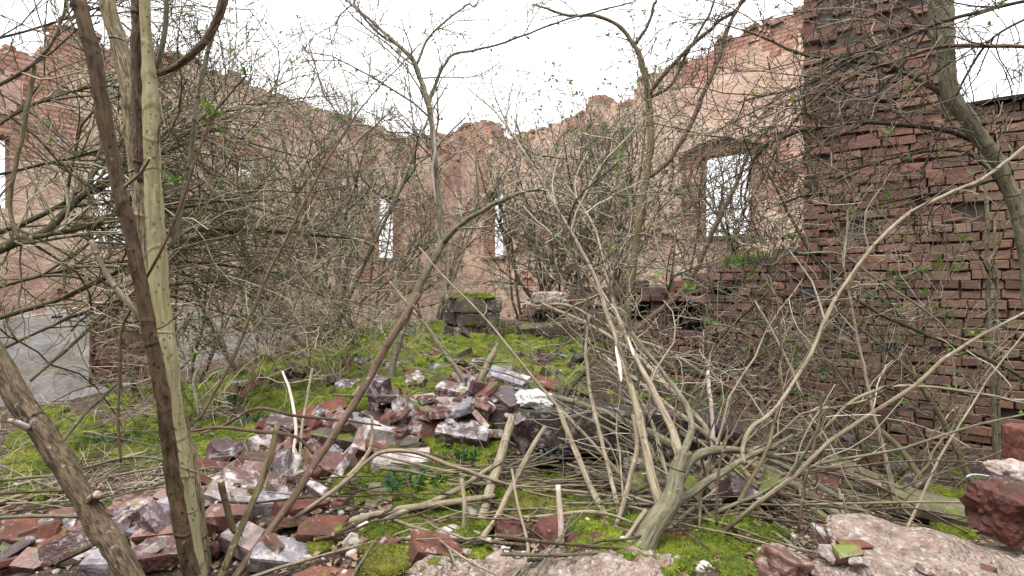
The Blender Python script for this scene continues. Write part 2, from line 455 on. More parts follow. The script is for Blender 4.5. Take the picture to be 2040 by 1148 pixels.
# ------------------------------------------------------------------ tubes (stems, branches, twigs)
class Tubes:
    def __init__(s): s.g = {}
    def add(s, pts, rad, sides=4):
        s.g.setdefault((len(pts), sides), []).append((pts, rad))
    def count(s): return sum(len(v) for v in s.g.values())
    def build(s, name, mat, parent, rough=0.0, caps=False):
        Vs, Fs, Bs, Rs, Cs = [], [], [], [], []
        off = 0
        for (n, k), items in s.g.items():
            A = np.array([[tuple(q) for q in it[0]] for it in items], dtype=np.float64)
            R = np.array([it[1] for it in items], dtype=np.float64)
            m = len(items)
            T = np.gradient(A, axis=1)
            T /= np.linalg.norm(T, axis=2, keepdims=True) + 1e-9
            mt = np.abs(T.mean(axis=1))
            ref = np.zeros((m, 3)); ref[np.arange(m), mt.argmin(axis=1)] = 1
            U = ref[:, None, :] - (T * ref[:, None, :]).sum(2, keepdims=True) * T
            U /= np.linalg.norm(U, axis=2, keepdims=True) + 1e-9
            W = np.cross(T, U)
            Ln = np.concatenate([np.zeros((m, 1)), np.cumsum(np.linalg.norm(np.diff(A, axis=1), axis=2), axis=1)], axis=1)
            if caps:
                A = np.concatenate([A[:, :1], A, A[:, -1:]], axis=1)
                U = np.concatenate([U[:, :1], U, U[:, -1:]], axis=1)
                W = np.concatenate([W[:, :1], W, W[:, -1:]], axis=1)
                R = np.concatenate([R[:, :1] * 0.02, R, R[:, -1:] * 0.02], axis=1)
                Ln = np.concatenate([Ln[:, :1], Ln, Ln[:, -1:]], axis=1)
                n2 = n + 2
            else:
                n2 = n
            th = np.arange(k) * 2 * math.pi / k
            Rf = np.repeat(R[:, :, None], k, axis=2)
            bx = Rf * np.cos(th); by = Rf * np.sin(th)
            seeds = NR.random(m) * 50
            if rough > 0:
                for i in range(m):
                    for j in range(n2):
                        for q in range(k):
                            Rf[i, j, q] *= 1 + rough * mnoise.noise((math.cos(th[q]) * 1.1 + seeds[i], math.sin(th[q]) * 1.1, Ln[i, j] * 16)) \
                                             + 0.5 * rough * mnoise.noise((math.cos(th[q]) * 3 + seeds[i], math.sin(th[q]) * 3, Ln[i, j] * 45))
            V = A[:, :, None, :] + Rf[..., None] * (np.cos(th)[None, None, :, None] * U[:, :, None, :] + np.sin(th)[None, None, :, None] * W[:, :, None, :])
            Vs.append(V.reshape(-1, 3))
            Bs.append(np.stack([bx + seeds[:, None, None], by, np.repeat(Ln[:, :, None], k, axis=2)], axis=3).reshape(-1, 3))
            Rs.append(np.repeat(NR.random(m), n2 * k))
            base = off + (np.arange(m) * n2 * k)[:, None, None]
            i = np.arange(n2 - 1)[None, :, None] * k
            j = np.arange(k)[None, None, :]; j2 = (j + 1) % k
            f = np.stack([base + i + j, base + i + j2, base + i + k + j2, base + i + k + j], axis=3)
            Fs.append(f.reshape(-1, 4))
            cm = np.zeros(f.shape[:3]); cm[:, 0] = caps; cm[:, -1] = caps
            Cs.append(cm.ravel())
            off += m * n2 * k
        V = np.concatenate(Vs)
        if parent is not None:
            V = V - np.array(parent.location)
        me = mesh_np(name, V, np.concatenate(Fs), True, {'bark': ('FLOAT_VECTOR', np.concatenate(Bs)), 'rnd': ('FLOAT', np.concatenate(Rs))})
        me.materials.append(mat)
        if caps:
            me.materials.append(M['wood_end'])
            me.polygons.foreach_set('material_index', np.concatenate(Cs).astype(np.int32))
        o = bpy.data.objects.new(name, me); COL.objects.link(o)
        if parent is not None: o.parent = parent
        return o

class Leaves:
    def __init__(s): s.v = []; s.f = []
    def leaf(s, p, d, n, L, w):
        side = d.cross(n)
        if side.length < 1e-4: side = d.orthogonal()
        side.normalize()
        i = len(s.v)
        dn = side.cross(d).normalized()
        s.v += [p, p + d * L * 0.45 + side * w + dn * w * 0.35, p + d * L - dn * L * 0.12, p + d * L * 0.45 - side * w + dn * w * 0.35]
        s.f += [(i, i + 1, i + 2), (i, i + 2, i + 3)]
    def cluster(s, p, size, n=5, up=0.6):
        for _ in range(n):
            d = Vector((random.gauss(0, 1), random.gauss(0, 1), random.gauss(up, 0.7))).normalized()
            L = size * random.uniform(0.6, 1.2)
            s.leaf(p, d, Vector((random.gauss(0, 1), random.gauss(0, 1), 1)).normalized(), L, L * 0.26)
    def build(s, name, mat, parent):
        if not s.f: return None
        V = np.array([tuple(q) for q in s.v])
        if parent is not None: V = V - np.array(parent.location)
        me = mesh_np(name, V, np.array(s.f), True)
        me.materials.append(mat)
        o = bpy.data.objects.new(name, me); COL.objects.link(o)
        if parent is not None: o.parent = parent
        return o

def smooth(pts, per=5):
    """Catmull-Rom through (x, y, z, r) points."""
    A = [np.array(p, dtype=float) for p in pts]
    A = [2 * A[0] - A[1]] + A + [2 * A[-1] - A[-2]]
    out = []
    for i in range(1, len(A) - 2):
        p0, p1, p2, p3 = A[i - 1:i + 3]
        for k in range(per):
            t = k / per
            out.append(0.5 * ((2 * p1) + (p2 - p0) * t + (2 * p0 - 5 * p1 + 4 * p2 - p3) * t * t + (3 * p1 - p0 - 3 * p2 + p3) * t ** 3))
    out.append(A[-2])
    return np.array(out)

WK = 0.76
def path(d0, d1, pts, per=5, jit=0.0):
    """(px, py, width_px) traced points -> smooth world centre line with radii; depth runs from d0 to d1."""
    ln = [0]
    for a, b in zip(pts, pts[1:]):
        ln.append(ln[-1] + math.hypot(a[0] - b[0], a[1] - b[1]))
    o = []
    for (x, y, w), l in zip(pts, ln):
        t = l / ln[-1]
        d = d0 + (d1 - d0) * t + random.gauss(0, jit)
        p = P(x, y, d)
        o.append((p.x, p.y, p.z, WK * max(w, 1.0) * d / F / 2 / math.sqrt(1 + ((x - CX) / F) ** 2)))
    S = smooth(o, per)
    S[:, 3] = np.maximum(S[:, 3], 0.0006)
    sd = random.uniform(0, 90); L_ = 0.0
    for i in range(len(S)):
        if i: L_ += float(np.linalg.norm(S[i, :3] - S[i - 1, :3]))
        a = 0.14 * S[i, 3] + 0.0017 * S[i, 1]
        for k in range(3):
            S[i, k] += a * (mnoise.noise((L_ * 7, sd, k * 5.0)) + 0.5 * mnoise.noise((L_ * 19, sd, k * 5.0 + 2)))
    return S

def add_path(T, S, sides=10):
    # swollen nodes along the stem
    r = S[:, 3].copy()
    if sides >= 8 and len(r) > 6:
        for _ in range(max(1, len(r) // 9)):
            k = random.randrange(1, len(r) - 1)
            r[k] *= random.uniform(1.06, 1.16)
    T.add([Vector(q) for q in S[:, :3]], list(r), sides)

def unit(v):
    l = math.sqrt(v[0] * v[0] + v[1] * v[1] + v[2] * v[2]) + 1e-9
    return (v[0] / l, v[1] / l, v[2] / l)

def grow(T, p, d, L, r, lvl, q, LV=None):
    """One twig and its side twigs. q: wig, trop (upward pull), kids (lo, hi), ang, leaf, lsize, shrink, clip."""
    g = random.gauss
    n = 7 if lvl >= 2 else (6 if lvl == 1 else 5)
    st = L / (n - 1)
    pts = [p]; ds = [d]
    w = q['wig'] * (1.0 if lvl else 1.25)
    tr = q['trop']
    cv = (g(0, q.get('arc', 0.12)), g(0, q.get('arc', 0.12)), g(0, q.get('arc', 0.12)))
    ok = q.get('ok')
    for i in range(n - 1):
        d = unit((d[0] + g(0, w) + cv[0], d[1] + g(0, w) + cv[1], d[2] + g(0, w) + cv[2] + tr))
        p = (p[0] + d[0] * st, p[1] + d[1] * st, p[2] + d[2] * st)
        if ok and not ok(p):
            break
        pts.append(p); ds.append(d)
    if len(pts) < 3: return
    m = len(pts)
    tip = 0.5 if lvl else 0.45
    rmin = q.get('rmin', 0.0011)
    rad = [max(rmin, r * (1 - (1 - tip) * i / (m - 1))) for i in range(m)]
    T.add(pts, rad, 5 if r > 0.008 else (4 if r > 0.003 else 3))
    if LV is not None and random.random() < q['leaf'] * (0.6 if lvl == 0 else 0.4):
        LV.cluster(Vector(pts[-1]), q['lsize'], random.randint(3, 5))
    if lvl <= 0: return
    k = random.randint(*q['kids'])
    for c in range(k):
        t = (c + random.random()) / k * 0.82 + 0.16
        i = min(m - 2, int(t * (m - 1)))
        f = t * (m - 1) - i
        f = min(max(f, 0), 1)
        a, b2 = pts[i], pts[i + 1]
        pp = (a[0] + (b2[0] - a[0]) * f, a[1] + (b2[1] - a[1]) * f, a[2] + (b2[2] - a[2]) * f)
        s = q['ang']
        dd = ds[i]
        o = unit((g(0, 1), g(0, 1), g(0, 1)))
        dot = o[0] * dd[0] + o[1] * dd[1] + o[2] * dd[2]
        o = unit((o[0] - dot * dd[0], o[1] - dot * dd[1], o[2] - dot * dd[2]))
        an = math.radians(random.uniform(*s))
        ca, sa = math.cos(an), math.sin(an)
        nd = (dd[0] * ca + o[0] * sa, dd[1] * ca + o[1] * sa, dd[2] * ca + o[2] * sa)
        grow(T, pp, nd, L * random.uniform(*q['shrink']), max(rmin, rad[i] * random.uniform(0.5, 0.75)), lvl - 1, q, LV)

def twigs_along(T, S, n, L, r, lvl, q, LV=None, t0=0.1, t1=1.0, bias=None):
    """Side shoots along a traced branch S."""
    for _ in range(n):
        t = random.uniform(t0, t1) * (len(S) - 1)
        i = min(len(S) - 2, int(t))
        a, b2 = S[i], S[i + 1]
        f = t - i
        p = tuple(a[:3] + (b2[:3] - a[:3]) * f)
        d = unit(tuple(b2[:3] - a[:3]))
        o = unit((random.gauss(0, 1), random.gauss(0, 1), random.gauss(0, 1)))
        k = random.uniform(0.5, 1.3)
        nd = (d[0] + o[0] * k, d[1] + o[1] * k, d[2] + o[2] * k)
        if bias: nd = (nd[0] + bias[0], nd[1] + bias[1], nd[2] + bias[2])
        grow(T, p, unit(nd), L * random.uniform(0.55, 1.25), min(r * random.uniform(0.7, 1.3), max(a[3] * 0.8, 0.0012)), lvl, q, LV)

# ------------------------------------------------------------------ ground
CTRL = [  # (px, py, depth) seen ground points
    (200, 1148, 1.25), (600, 1148, 1.25), (1000, 1148, 1.25), (1400, 1148, 1.3), (1900, 1148, 1.3),
    (100, 1090, 1.5), (40, 1000, 2.0), (300, 1040, 1.75), (480, 960, 2.05), (640, 900, 2.25), (800, 845, 2.4), (930, 820, 2.45), (1050, 815, 2.5),
    (850, 960, 1.85), (1080, 1010, 1.7), (1200, 945, 2.25), (1120, 930, 2.3), (1300, 930, 2.35), (1380, 960, 2.1),
    (900, 760, 3.4), (700, 780, 3.2), (500, 830, 3.1), (300, 860, 3.3), (100, 880, 3.2), (950, 700, 5.0), (940, 672, 6.2), (700, 672, 7.0), (600, 715, 5.0),
    (150, 800, 7.6), (330, 770, 7.6), (450, 735, 7.6), (20, 815, 7.0), (300, 810, 5.2), (100, 838, 5.2), (1080, 680, 5.8), (1180, 705, 5.2), (1150, 745, 3.8),
    (1330, 790, 4.6), (1480, 862, 4.5), (1280, 830, 3.4), (1600, 895, 4.2), (1850, 905, 3.9), (2000, 900, 3.8), (1700, 965, 3.0), (1850, 1010, 2.7), (1550, 1030, 2.2), (1700, 1075, 1.8),
    (850, 640, 10), (1020, 640, 11), (650, 650, 10),
]
cx, cz = [], []
for (px, py, d) in CTRL:
    q = P(px, py, d)
    cx.append((q.x, q.y)); cz.append(q.z)
for (x, y, z) in [(-2, -1, 0.6), (0, -1, 0.65), (2, -1, 0.6), (-6, 2, 0.4), (-3, 0.6, 0.65), (3, 1.2, 0.5), (5, 2, 0.1), (6, 6, 0.1), (4, 8.5, 0.3), (1.5, 11.5, 0.4), (-7, 8, -0.4),
                  (-9, 6, -0.3), (-4, 11, 0.1), (-1.5, 15, 0.4), (-8, 14, 0.1), (6, 13, 0.2), (0, 22, 0.1), (14, 10, 0), (-16, 8, 0), (0, -8, 0.2), (12, -6, 0), (-12, -6, 0)]:
    cx.append((x, y)); cz.append(z)
cx = np.array(cx); cz = np.array(cz)
_D = np.sqrt(((cx[:, None] - cx[None]) ** 2).sum(2) + 0.02)
_A = np.block([[_D + 0.0 * np.eye(len(cx)), np.ones((len(cx), 1))], [np.ones((1, len(cx))), np.zeros((1, 1))]])
_W = np.linalg.solve(_A + np.diag([-0.01] * len(cx) + [0]), np.append(cz, 0))
def base_h(x, y):
    x = np.asarray(x, float); y = np.asarray(y, float)
    d = np.sqrt((x[..., None] - cx[:, 0]) ** 2 + (y[..., None] - cx[:, 1]) ** 2 + 0.02)
    h = (d * _W[:-1]).sum(-1) + _W[-1]
    R = np.sqrt(x * x + y * y)
    t = np.clip((R - 16) / 8, 0, 1)
    return h * (1 - t)
def bumps(x, y):
    a = mnoise.fractal(Vector((x * 1.6, y * 1.6, 3.1)), 0.9, 2.1, 4)
    return 0.07 * a + 0.018 * mnoise.noise(Vector((x * 17, y * 17, 0.7)))
def H(x, y):
    return float(base_h(x, y)) + bumps(x, y)
def ground_hit(px, py, dmin=0.9, dmax=14.0):
    ds = np.geomspace(dmin, dmax, 160)
    X = ds * (px - CX) / F; Z = CAMZ - ds * (py - CY) / F
    B = base_h(X, ds)
    for d, x, z, bb in zip(ds, X, Z, B):
        if z <= bb + bumps(x, d):
            return Vector((x, d, bb + bumps(x, d)))
    return None

ang = np.radians(np.concatenate([np.arange(-64, 64, 0.4), np.arange(64, 296, 8)]))
rr = np.concatenate([[0.25], np.geomspace(0.4, 17, 190), np.geomspace(19, 1500, 16)])
AA, RR = np.meshgrid(ang, rr)
GX, GY = RR * np.sin(AA), RR * np.cos(AA)
GZ = np.concatenate([base_h(GX[i], GY[i])[None] for i in range(len(rr))])
for i in range(GX.shape[0]):
    if rr[i] < 18:
        GZ[i] += np.array([bumps(a, b) for a, b in zip(GX[i], GY[i])])
na = len(ang); nr = len(rr)
ii = np.arange(nr - 1)[:, None] * na; jj = np.arange(na)[None]; j2 = (jj + 1) % na
fq = np.stack([ii + jj, ii + na + jj, ii + na + j2, ii + j2], axis=2).reshape(-1, 4)[:, ::-1]
me = mesh_np('ground', np.stack([GX, GY, GZ], axis=2).reshape(-1, 3), fq)
me.materials.append(M['soil'])
ground = link('ground', me); tag(ground, 'uneven brown soil of the ruin floor under moss and rubble', kind='structure')

# ------------------------------------------------------------------ walls
def gridwall(name, O, w, n, s0, s1, z0, z1, ds, dz, exists, recess, thick, mats, matfn, parent, jit=0.012):
    ns = int(round((s1 - s0) / ds)); nz = int(round((z1 - z0) / dz))
    rec = np.full((ns, nz), np.nan)
    for i in range(ns):
        for k in range(nz):
            s, z = s0 + (i + .5) * ds, z0 + (k + .5) * dz
            if exists(s, z): rec[i, k] = recess(s, z)
    V, Fq, MI, UV = [], [], [], []
    def pt(s, z, off):
        sj = s + jit * 0.8 * mnoise.noise((s * 9, z * 9, 1.3))
        zj = z + jit * 0.5 * mnoise.noise((s * 9, z * 9, 7.7))
        oj = off + jit * (mnoise.noise((s * 5, z * 5, 4.1)) + mnoise.noise((s * 1.1, z * 1.1, 2.1)) * 1.6)
        return (O[0] + w[0] * sj + n[0] * oj, O[1] + w[1] * sj + n[1] * oj, zj)
    def quad(a, b, c, d, mi):
        i = len(V)
        for q in (a, b, c, d):
            V.append(pt(*q)); UV.append((q[0] + q[2] * 0.7, q[1], 0))
        Fq.append((i, i + 1, i + 2, i + 3)); MI.append(mi)
    for i in range(ns):
        for k in range(nz):
            r = rec[i, k]
            if r != r: continue
            a, b = s0 + i * ds, s0 + (i + 1) * ds
            c, d = z0 + k * dz, z0 + (k + 1) * dz
            mi = matfn((a + b) / 2, (c + d) / 2, r)
            quad((a, c, -r), (b, c, -r), (b, d, -r), (a, d, -r), mi)
            quad((b, c, -thick), (a, c, -thick), (a, d, -thick), (b, d, -thick), 1)
            for di, dk in ((1, 0), (-1, 0), (0, 1), (0, -1)):
                i2, k2 = i + di, k + dk
                r2 = rec[i2, k2] if 0 <= i2 < ns and 0 <= k2 < nz else float('nan')
                lo = -thick if r2 != r2 else (-r2 if r2 > r + 1e-6 else None)
                if lo is None: continue
                if di:
                    e = b if di > 0 else a
                    quad((e, c, lo), (e, c, -r), (e, d, -r), (e, d, lo), 1)
                else:
                    e = d if dk > 0 else c
                    quad((a, e, lo), (b, e, lo), (b, e, -r), (a, e, -r), 1)
    V = np.array(V)
    if parent is not None: V = V - np.array(parent.location)
    me = mesh_np(name, V, np.array(Fq), False, {'suv': ('FLOAT_VECTOR', np.array(UV))})
    for q in mats: me.materials.append(q)
    me.polygons.foreach_set('material_index', np.array(MI, dtype=np.int32))
    o = bpy.data.objects.new(name, me); COL.objects.link(o)
    if parent is not None: o.parent = parent
    return o

class Line:
    """A vertical wall plane through O along w; s for an image column, z for an image row."""
    def __init__(s, O, w):
        l = math.hypot(*w); s.w = (w[0] / l, w[1] / l); s.O = O
        n = (-s.w[1], s.w[0])
        if n[0] * O[0] + n[1] * O[1] > 0: n = (-n[0], -n[1])
        s.n = n
    def s_of(s, px):
        u = (px - CX) / F
        return (s.O[1] * u - s.O[0]) / (s.w[0] - s.w[1] * u)
    def z_of(s, px, py):
        sv = s.s_of(px); Y = s.O[1] + s.w[1] * sv
        return CAMZ - Y * (py - CY) / F
    def pt(s, sv, z, off=0.0):
        return Vector((s.O[0] + s.w[0] * sv + s.n[0] * off, s.O[1] + s.w[1] * sv + s.n[1] * off, z))

def prof(pts):
    xs = [p[0] for p in pts]; zs = [p[1] for p in pts]
    return lambda s: float(np.interp(s, xs, zs))

LR = Line((0.0, 13.66), (1.0, -0.93))      # right back wall with the large window
LL = Line((0.0, 17.1), (-1.0, -1.3))       # left back wall
LB = Line((3.6, 4.0), (0.813, -0.582))     # broken brick cross wall at the right

def top_from(L, pix, ragged, seed):
    pts = sorted((L.s_of(px), L.z_of(px, py)) for px, py in pix)
    f = prof(pts)
    def top(s):
        q = math.floor(s / 0.26)
        return f(s) + ragged * mnoise.noise((q * 1.73, seed, 0.5)) + ragged * 0.5 * mnoise.noise((math.floor(s / 0.13) * 2.1, seed, 3.5))
    return top

# right back wall -------------------------------------------------------------
topR = top_from(LR, [(905, 262), (925, 252), (945, 240), (975, 242), (985, 272), (1010, 276), (1100, 250), (1165, 222), (1172, 190), (1204, 186), (1208, 215), (1262, 205), (1268, 152),
                     (1320, 140), (1400, 105), (1480, 66), (1560, 34), (1640, 0), (1800, -70), (2000, -150)], 0.10, 1.0)
sa, sb = LR.s_of(1390), LR.s_of(1491)
zA = LR.z_of(1440, 470)
wa, wb = LR.s_of(964), LR.s_of(1001)
zB0, zB1 = LR.z_of(982, 512), LR.z_of(982, 388)
zAt = LR.z_of(1440, 302)
def in_win_R(s, z):
    if sa < s < sb and zA < z < zAt: return True
    if wa < s < wb and zB0 < z < zB1 + 0.12 * math.sin(math.pi * (s - wa) / (wb - wa)): return True
    return False
def arch_R(s, z):      # brick arch recess over the big window
    c = (sa + sb) / 2 - 0.12; hw = (sb - sa) / 2 + 0.30
    t = (s - c) / hw
    return abs(t) < 1 and zAt - 0.30 < z < zAt + 0.03 + 0.24 * (1 - t * t) or (sa - 0.33 < s <= sa and zA < z <= zAt - 0.3)
R0 = LR.s_of(880)
def ex_R(s, z): return z < topR(s) and not in_win_R(s, z)
def rec_R(s, z):
    if arch_R(s, z): return 0.14
    v = fbm(s * 0.9, z * 0.9, 3.3, 4) + 0.14 * mnoise.noise((s * 6, z * 9, 2.0)) + max(0, z - topR(s) + 0.9) * 0.5
    if v > 0.34: return 0.035
    return 0.0
def mat_R(s, z, r): return 1 if r > 0.01 else 0
rw = thing('plastered_wall', LR.pt(2.0, 0.0), 'tall peach plastered ruin wall with jagged top and one large empty window', 'wall')
gridwall('plaster_face', LR.O, LR.w, LR.n, R0, LR.s_of(1900), -0.5, 7.0, 0.065, 0.0385, ex_R, rec_R, 0.48, [M['plaster'], M['farbrick']], mat_R, rw)

# left back wall ----------------------------------------------------------------
topL = top_from(LL, [(905, 262), (880, 268), (800, 272), (700, 236), (600, 205), (560, 190), (480, 160), (400, 128), (340, 112), (300, 108), (215, 88), (180, 66), (140, 62), (110, 50), (104, 92), (60, 112), (-120, 60), (-400, -60)], 0.12, 5.0)
def rect(L, x0, x1, y0, y1):
    xm = (x0 + x1) / 2
    return (min(L.s_of(x0), L.s_of(x1)), max(L.s_of(x0), L.s_of(x1)), L.z_of(xm, y1), L.z_of(xm, y0))
winL = [rect(LL, 756, 804, 392, 515), rect(LL, 676, 700, 372, 412), rect(LL, 190, 278, 330, 482), rect(LL, -60, 16, 262, 412), rect(LL, 470, 520, 330, 352)]
nich = rect(LL, 176, 296, 603, 764)
def ex_L(s, z):
    if z >= topL(s): return False
    for a, b, c, d in winL:
        if a < s < b and c < z < d: return False
    return True
def in_niche(s, z):
    a, b, c, d = nich
    t = (s - (a + b) / 2) / ((b - a) / 2)
    return abs(t) < 1 and c < z < d - 0.18 * t * t
def rec_L(s, z):
    if in_niche(s, z): return 0.30
    v = fbm(s * 0.8 + 9, z * 0.8, 1.3, 4) + 0.14 * mnoise.noise((s * 6, z * 9, 2.0)) + max(0, z - topL(s) + 0.9) * 0.5
    if v > (0.33 if z > 1.2 else 0.62): return 0.035
    return 0.0
def mat_L(s, z, r):
    if r > 0.01: return 1
    lim = 0.95 + 0.16 * mnoise.noise((s * 5, z * 5, 3.0)) + 0.1 * mnoise.noise((s * 13, z * 13, 3.0)) + 0.35 * mnoise.noise((s * 0.7, z * 0.7, 8.0)) - (0.6 if s < LL.s_of(560) else 0)
    return 2 if z < lim else 0
L1 = LL.s_of(-160) + 7.0
lw = thing('plastered_wall', LL.pt(5.0, 0.0), 'long plastered ruin wall at the left, whitewashed low down, with a bricked niche', 'wall')
gridwall('plaster_face', LL.O, LL.w, LL.n, LL.s_of(945), L1, -1.2, 7.0, 0.065, 0.0385, ex_L, rec_L, 0.48, [M['plaster'], M['farbrick'], M['plaster_white']], mat_L, lw)

# brick pieces ----------------------------------------------------------------
def chipped(name, seed, mat, dims=(1, 1, 1), bev=0.09, nz=0.05):
    """Unit brick with rounded and chipped edges (24 vertices, 44 triangles)."""
    rs = random.Random(seed)
    V = []; ids = {}
    bx = (bev * 0.35, bev, bev)
    for sx in (-1, 1):
        for sy in (-1, 1):
            for sz in (-1, 1):
                k = 1 + (rs.random() < 0.2) * rs.uniform(1, 3)
                for ax in range(3):
                    c = [sx, sy, sz]
                    q = [0.5 * c[i] * (1 if i == ax else 1 - 2 * bx[i] * k * 0.5) for i in range(3)]
                    q = [a + rs.uniform(-1, 1) * nz * (0.35, 0.5, 1)[i] * 0.5 for i, a in enumerate(q)]
                    ids[(sx, sy, sz, ax)] = len(V); V.append(q)
    Fc = []
    for ax in range(3):
        o = [i for i in range(3) if i != ax]
        for sg in (-1, 1):
            r = []
            for a, b2 in ((-1, -1), (1, -1), (1, 1), (-1, 1)):
                c = [0, 0, 0]; c[ax] = sg; c[o[0]] = a; c[o[1]] = b2
                r.append(ids[(*c, ax)])
            Fc.append(r)
    for ax in range(3):           # edges parallel to ax
        o = [i for i in range(3) if i != ax]
        for a in (-1, 1):
            for b2 in (-1, 1):
                r = []
                for e, fx in ((-1, o[0]), (1, o[0]), (1, o[1]), (-1, o[1])):
                    c = [0, 0, 0]; c[ax] = e; c[o[0]] = a; c[o[1]] = b2
                    r.append(ids[(*c, fx)])
                Fc.append(r)
    for sx in (-1, 1):
        for sy in (-1, 1):
            for sz in (-1, 1):
                Fc.append([ids[(sx, sy, sz, a)] for a in range(3)])
    me = bpy.data.meshes.new(name)
    me.from_pydata([tuple(q[i] * dims[i] for i in range(3)) for q in V], [], Fc)
    import bmesh
    bm = bmesh.new(); bm.from_mesh(me); bmesh.ops.recalc_face_normals(bm, faces=bm.faces)
    bm.to_mesh(me); bm.free()
    me.materials.append(mat)
    return me

def lay_bricks(L, s0, s1, z0, z1, keep, mat, parent, limit, wid=(0.115, 0.125, 0.12, 0.17, 0.235), depth=0.12, proud=0.012, base=-0.02, course=0.077, miss=0.03, seed=1, erode=None, variants=8):
    rs = random.Random(seed)
    B = []
    z = z0; row = 0
    while z < z1:
        s = s0 + rs.uniform(-0.12, 0)
        while s < s1:
            wv = rs.choice(wid) * rs.uniform(0.93, 1.07)
            c = s + wv / 2
            er = erode(c, z) if erode else 0.0
            if keep(c, z + course / 2) and rs.random() > miss + er * 0.09:
                off = base + rs.uniform(-1, 1) * proud - er * rs.random() ** 2 * 0.07
                B.append((c, z + course / 2 + rs.gauss(0, 0.004 + 0.005 * er) + 0.02 * mnoise.noise((c * 0.9, z * 1.3, seed)), wv - rs.uniform(0.003, 0.013), course - rs.uniform(0.003, 0.012) - er * rs.uniform(0, 0.012), off, rs.gauss(0, 0.012 + 0.03 * er), rs.gauss(0, 0.02 + 0.04 * er), rs.randrange(variants)))
            s += wv
        z += course; row += 1
    def size(b):
        q = L.pt(b[0], b[1])
        u, v = q.x / q.y * F + CX, CY - (q.z - CAMZ) / q.y * F
        vis = -30 < u < 2070 and -30 < v < 1180
        return (0 if vis else 1, q.y)
    B.sort(key=size)
    vm = [chipped('brick', seed * 31 + i, mat) for i in range(variants)]
    va = math.atan2(L.w[1], L.w[0])
    V, Fq = [], []
    for k, (c, zc, wv, hv, off, ry, rz, vi) in enumerate(B):
        Mx = Matrix.Translation(L.pt(c, zc, off - depth / 2)) @ Euler((0, 0, va + rz)).to_matrix().to_4x4() @ Euler((0, ry, 0)).to_matrix().to_4x4() @ Matrix.Diagonal((wv, depth, hv, 1))
        if k < limit:
            o = bpy.data.objects.new('brick', vm[vi]); COL.objects.link(o)
            o.parent = parent
            o.matrix_basis = Matrix.Translation(parent.location).inverted() @ Mx
        else:
            i0 = len(V)
            V += [Mx @ v.co for v in vm[vi].vertices]
            Fq += [[i0 + q for q in p.vertices] for p in vm[vi].polygons]
    if V:
        me = bpy.data.meshes.new('brickwork')
        me.from_pydata([tuple(q - Vector(parent.location)) for q in V], [], Fq)
        me.materials.append(mat)
        o = bpy.data.objects.new('brickwork', me); COL.objects.link(o); o.parent = parent
        o['kind'] = 'stuff'
    return len(B)

# broken brick cross wall at the right ------------------------------------------
pier0, pier1 = LB.s_of(1606), LB.s_of(1884)
low = prof(sorted([(LB.s_of(1030), 0.95), (LB.s_of(1060), LB.z_of(1060, 600)), (LB.s_of(1130), LB.z_of(1130, 590)), (LB.s_of(1180), LB.z_of(1180, 575)), (LB.s_of(1300), LB.z_of(1300, 570)),
                   (LB.s_of(1400), LB.z_of(1400, 545)), (LB.s_of(1500), LB.z_of(1500, 515)), (LB.s_of(1590), LB.z_of(1590, 480)), (pier0, LB.z_of(1600, 470))]))
def topB(s):
    j = 0.10 * mnoise.noise((math.floor(s / 0.22) * 1.9, 2.0, 0.5)) + 0.05 * mnoise.noise((math.floor(s / 0.11) * 2.3, 6.0, 0.5))
    if s < pier0: return low(s) + j
    if s < pier1: return 4.9 + j
    return 2.9
def hole_B(s, z):
    x0, x1, y0, y1 = 0, 0, 0, 0
    for (x0, x1, y0, y1) in ((1052, 1128, 612, 668), (1205, 1290, 590, 640), (1325, 1405, 605, 668), (1420, 1460, 570, 592)):
        a, b2 = LB.s_of(x0), LB.s_of(x1); xm = (x0 + x1) / 2
        zt, zb = LB.z_of(xm, y0), LB.z_of(xm, y1)
        t = (s - (a + b2) / 2) / ((b2 - a) / 2)
        if abs(t) < 1 and zb < z < zt - 0.09 * t * t + 0.05 * mnoise.noise((s * 6, z * 6, 0.2)): return True
    return False
B0, B1 = LB.s_of(1030), 3.6
def ex_B(s, z): return z < topB(s)
def rec_B(s, z): return 0.55 if hole_B(s, z) else 0.075
bw = thing('brick_wall', LB.pt(-0.6, 0.0), 'broken red brick wall at the right with a tall pier and lower end', 'wall')
gridwall('mortar_core', LB.O, LB.w, LB.n, B0, B1, -0.5, 5.0, 0.11, 0.077, ex_B, rec_B, 0.62, [M['core'], M['core']], lambda s, z, r: 0, bw, 0.008)
def keep_B(s, z): return B0 < s < B1 and z < topB(s) - 0.01 and not hole_B(s, z)
def erode_B(s, z):
    e = 0.15 + 0.5 * max(0, mnoise.noise((s * 1.1, z * 1.1, 5.5)))
    if pier0 < s < pier1 and z > 1.9: e += min(0.75, (z - 1.9) * 0.5)
    if s < pier0: e += 0.35
    if s < pier0 + 0.15 and z > 1.6: e += 0.4
    return e
lay_bricks(LB, B0, B1, -0.42, 4.9, keep_B, M['wallbrick'], bw, 290, seed=3, erode=erode_B, miss=0.012)
# pier jamb: bricks turning the corner on its left side
LJ = Line(LB.pt(pier0, 0)[:2], (-LB.n[0], -LB.n[1]))
LJ.n = (-LB.w[0], -LB.w[1])
lay_bricks(LJ, 0.06, 0.6, 1.75, 4.85, lambda s, z: True, M['wallbrick'], bw, 0, seed=8, erode=lambda s, z: 0.4, base=0.03)
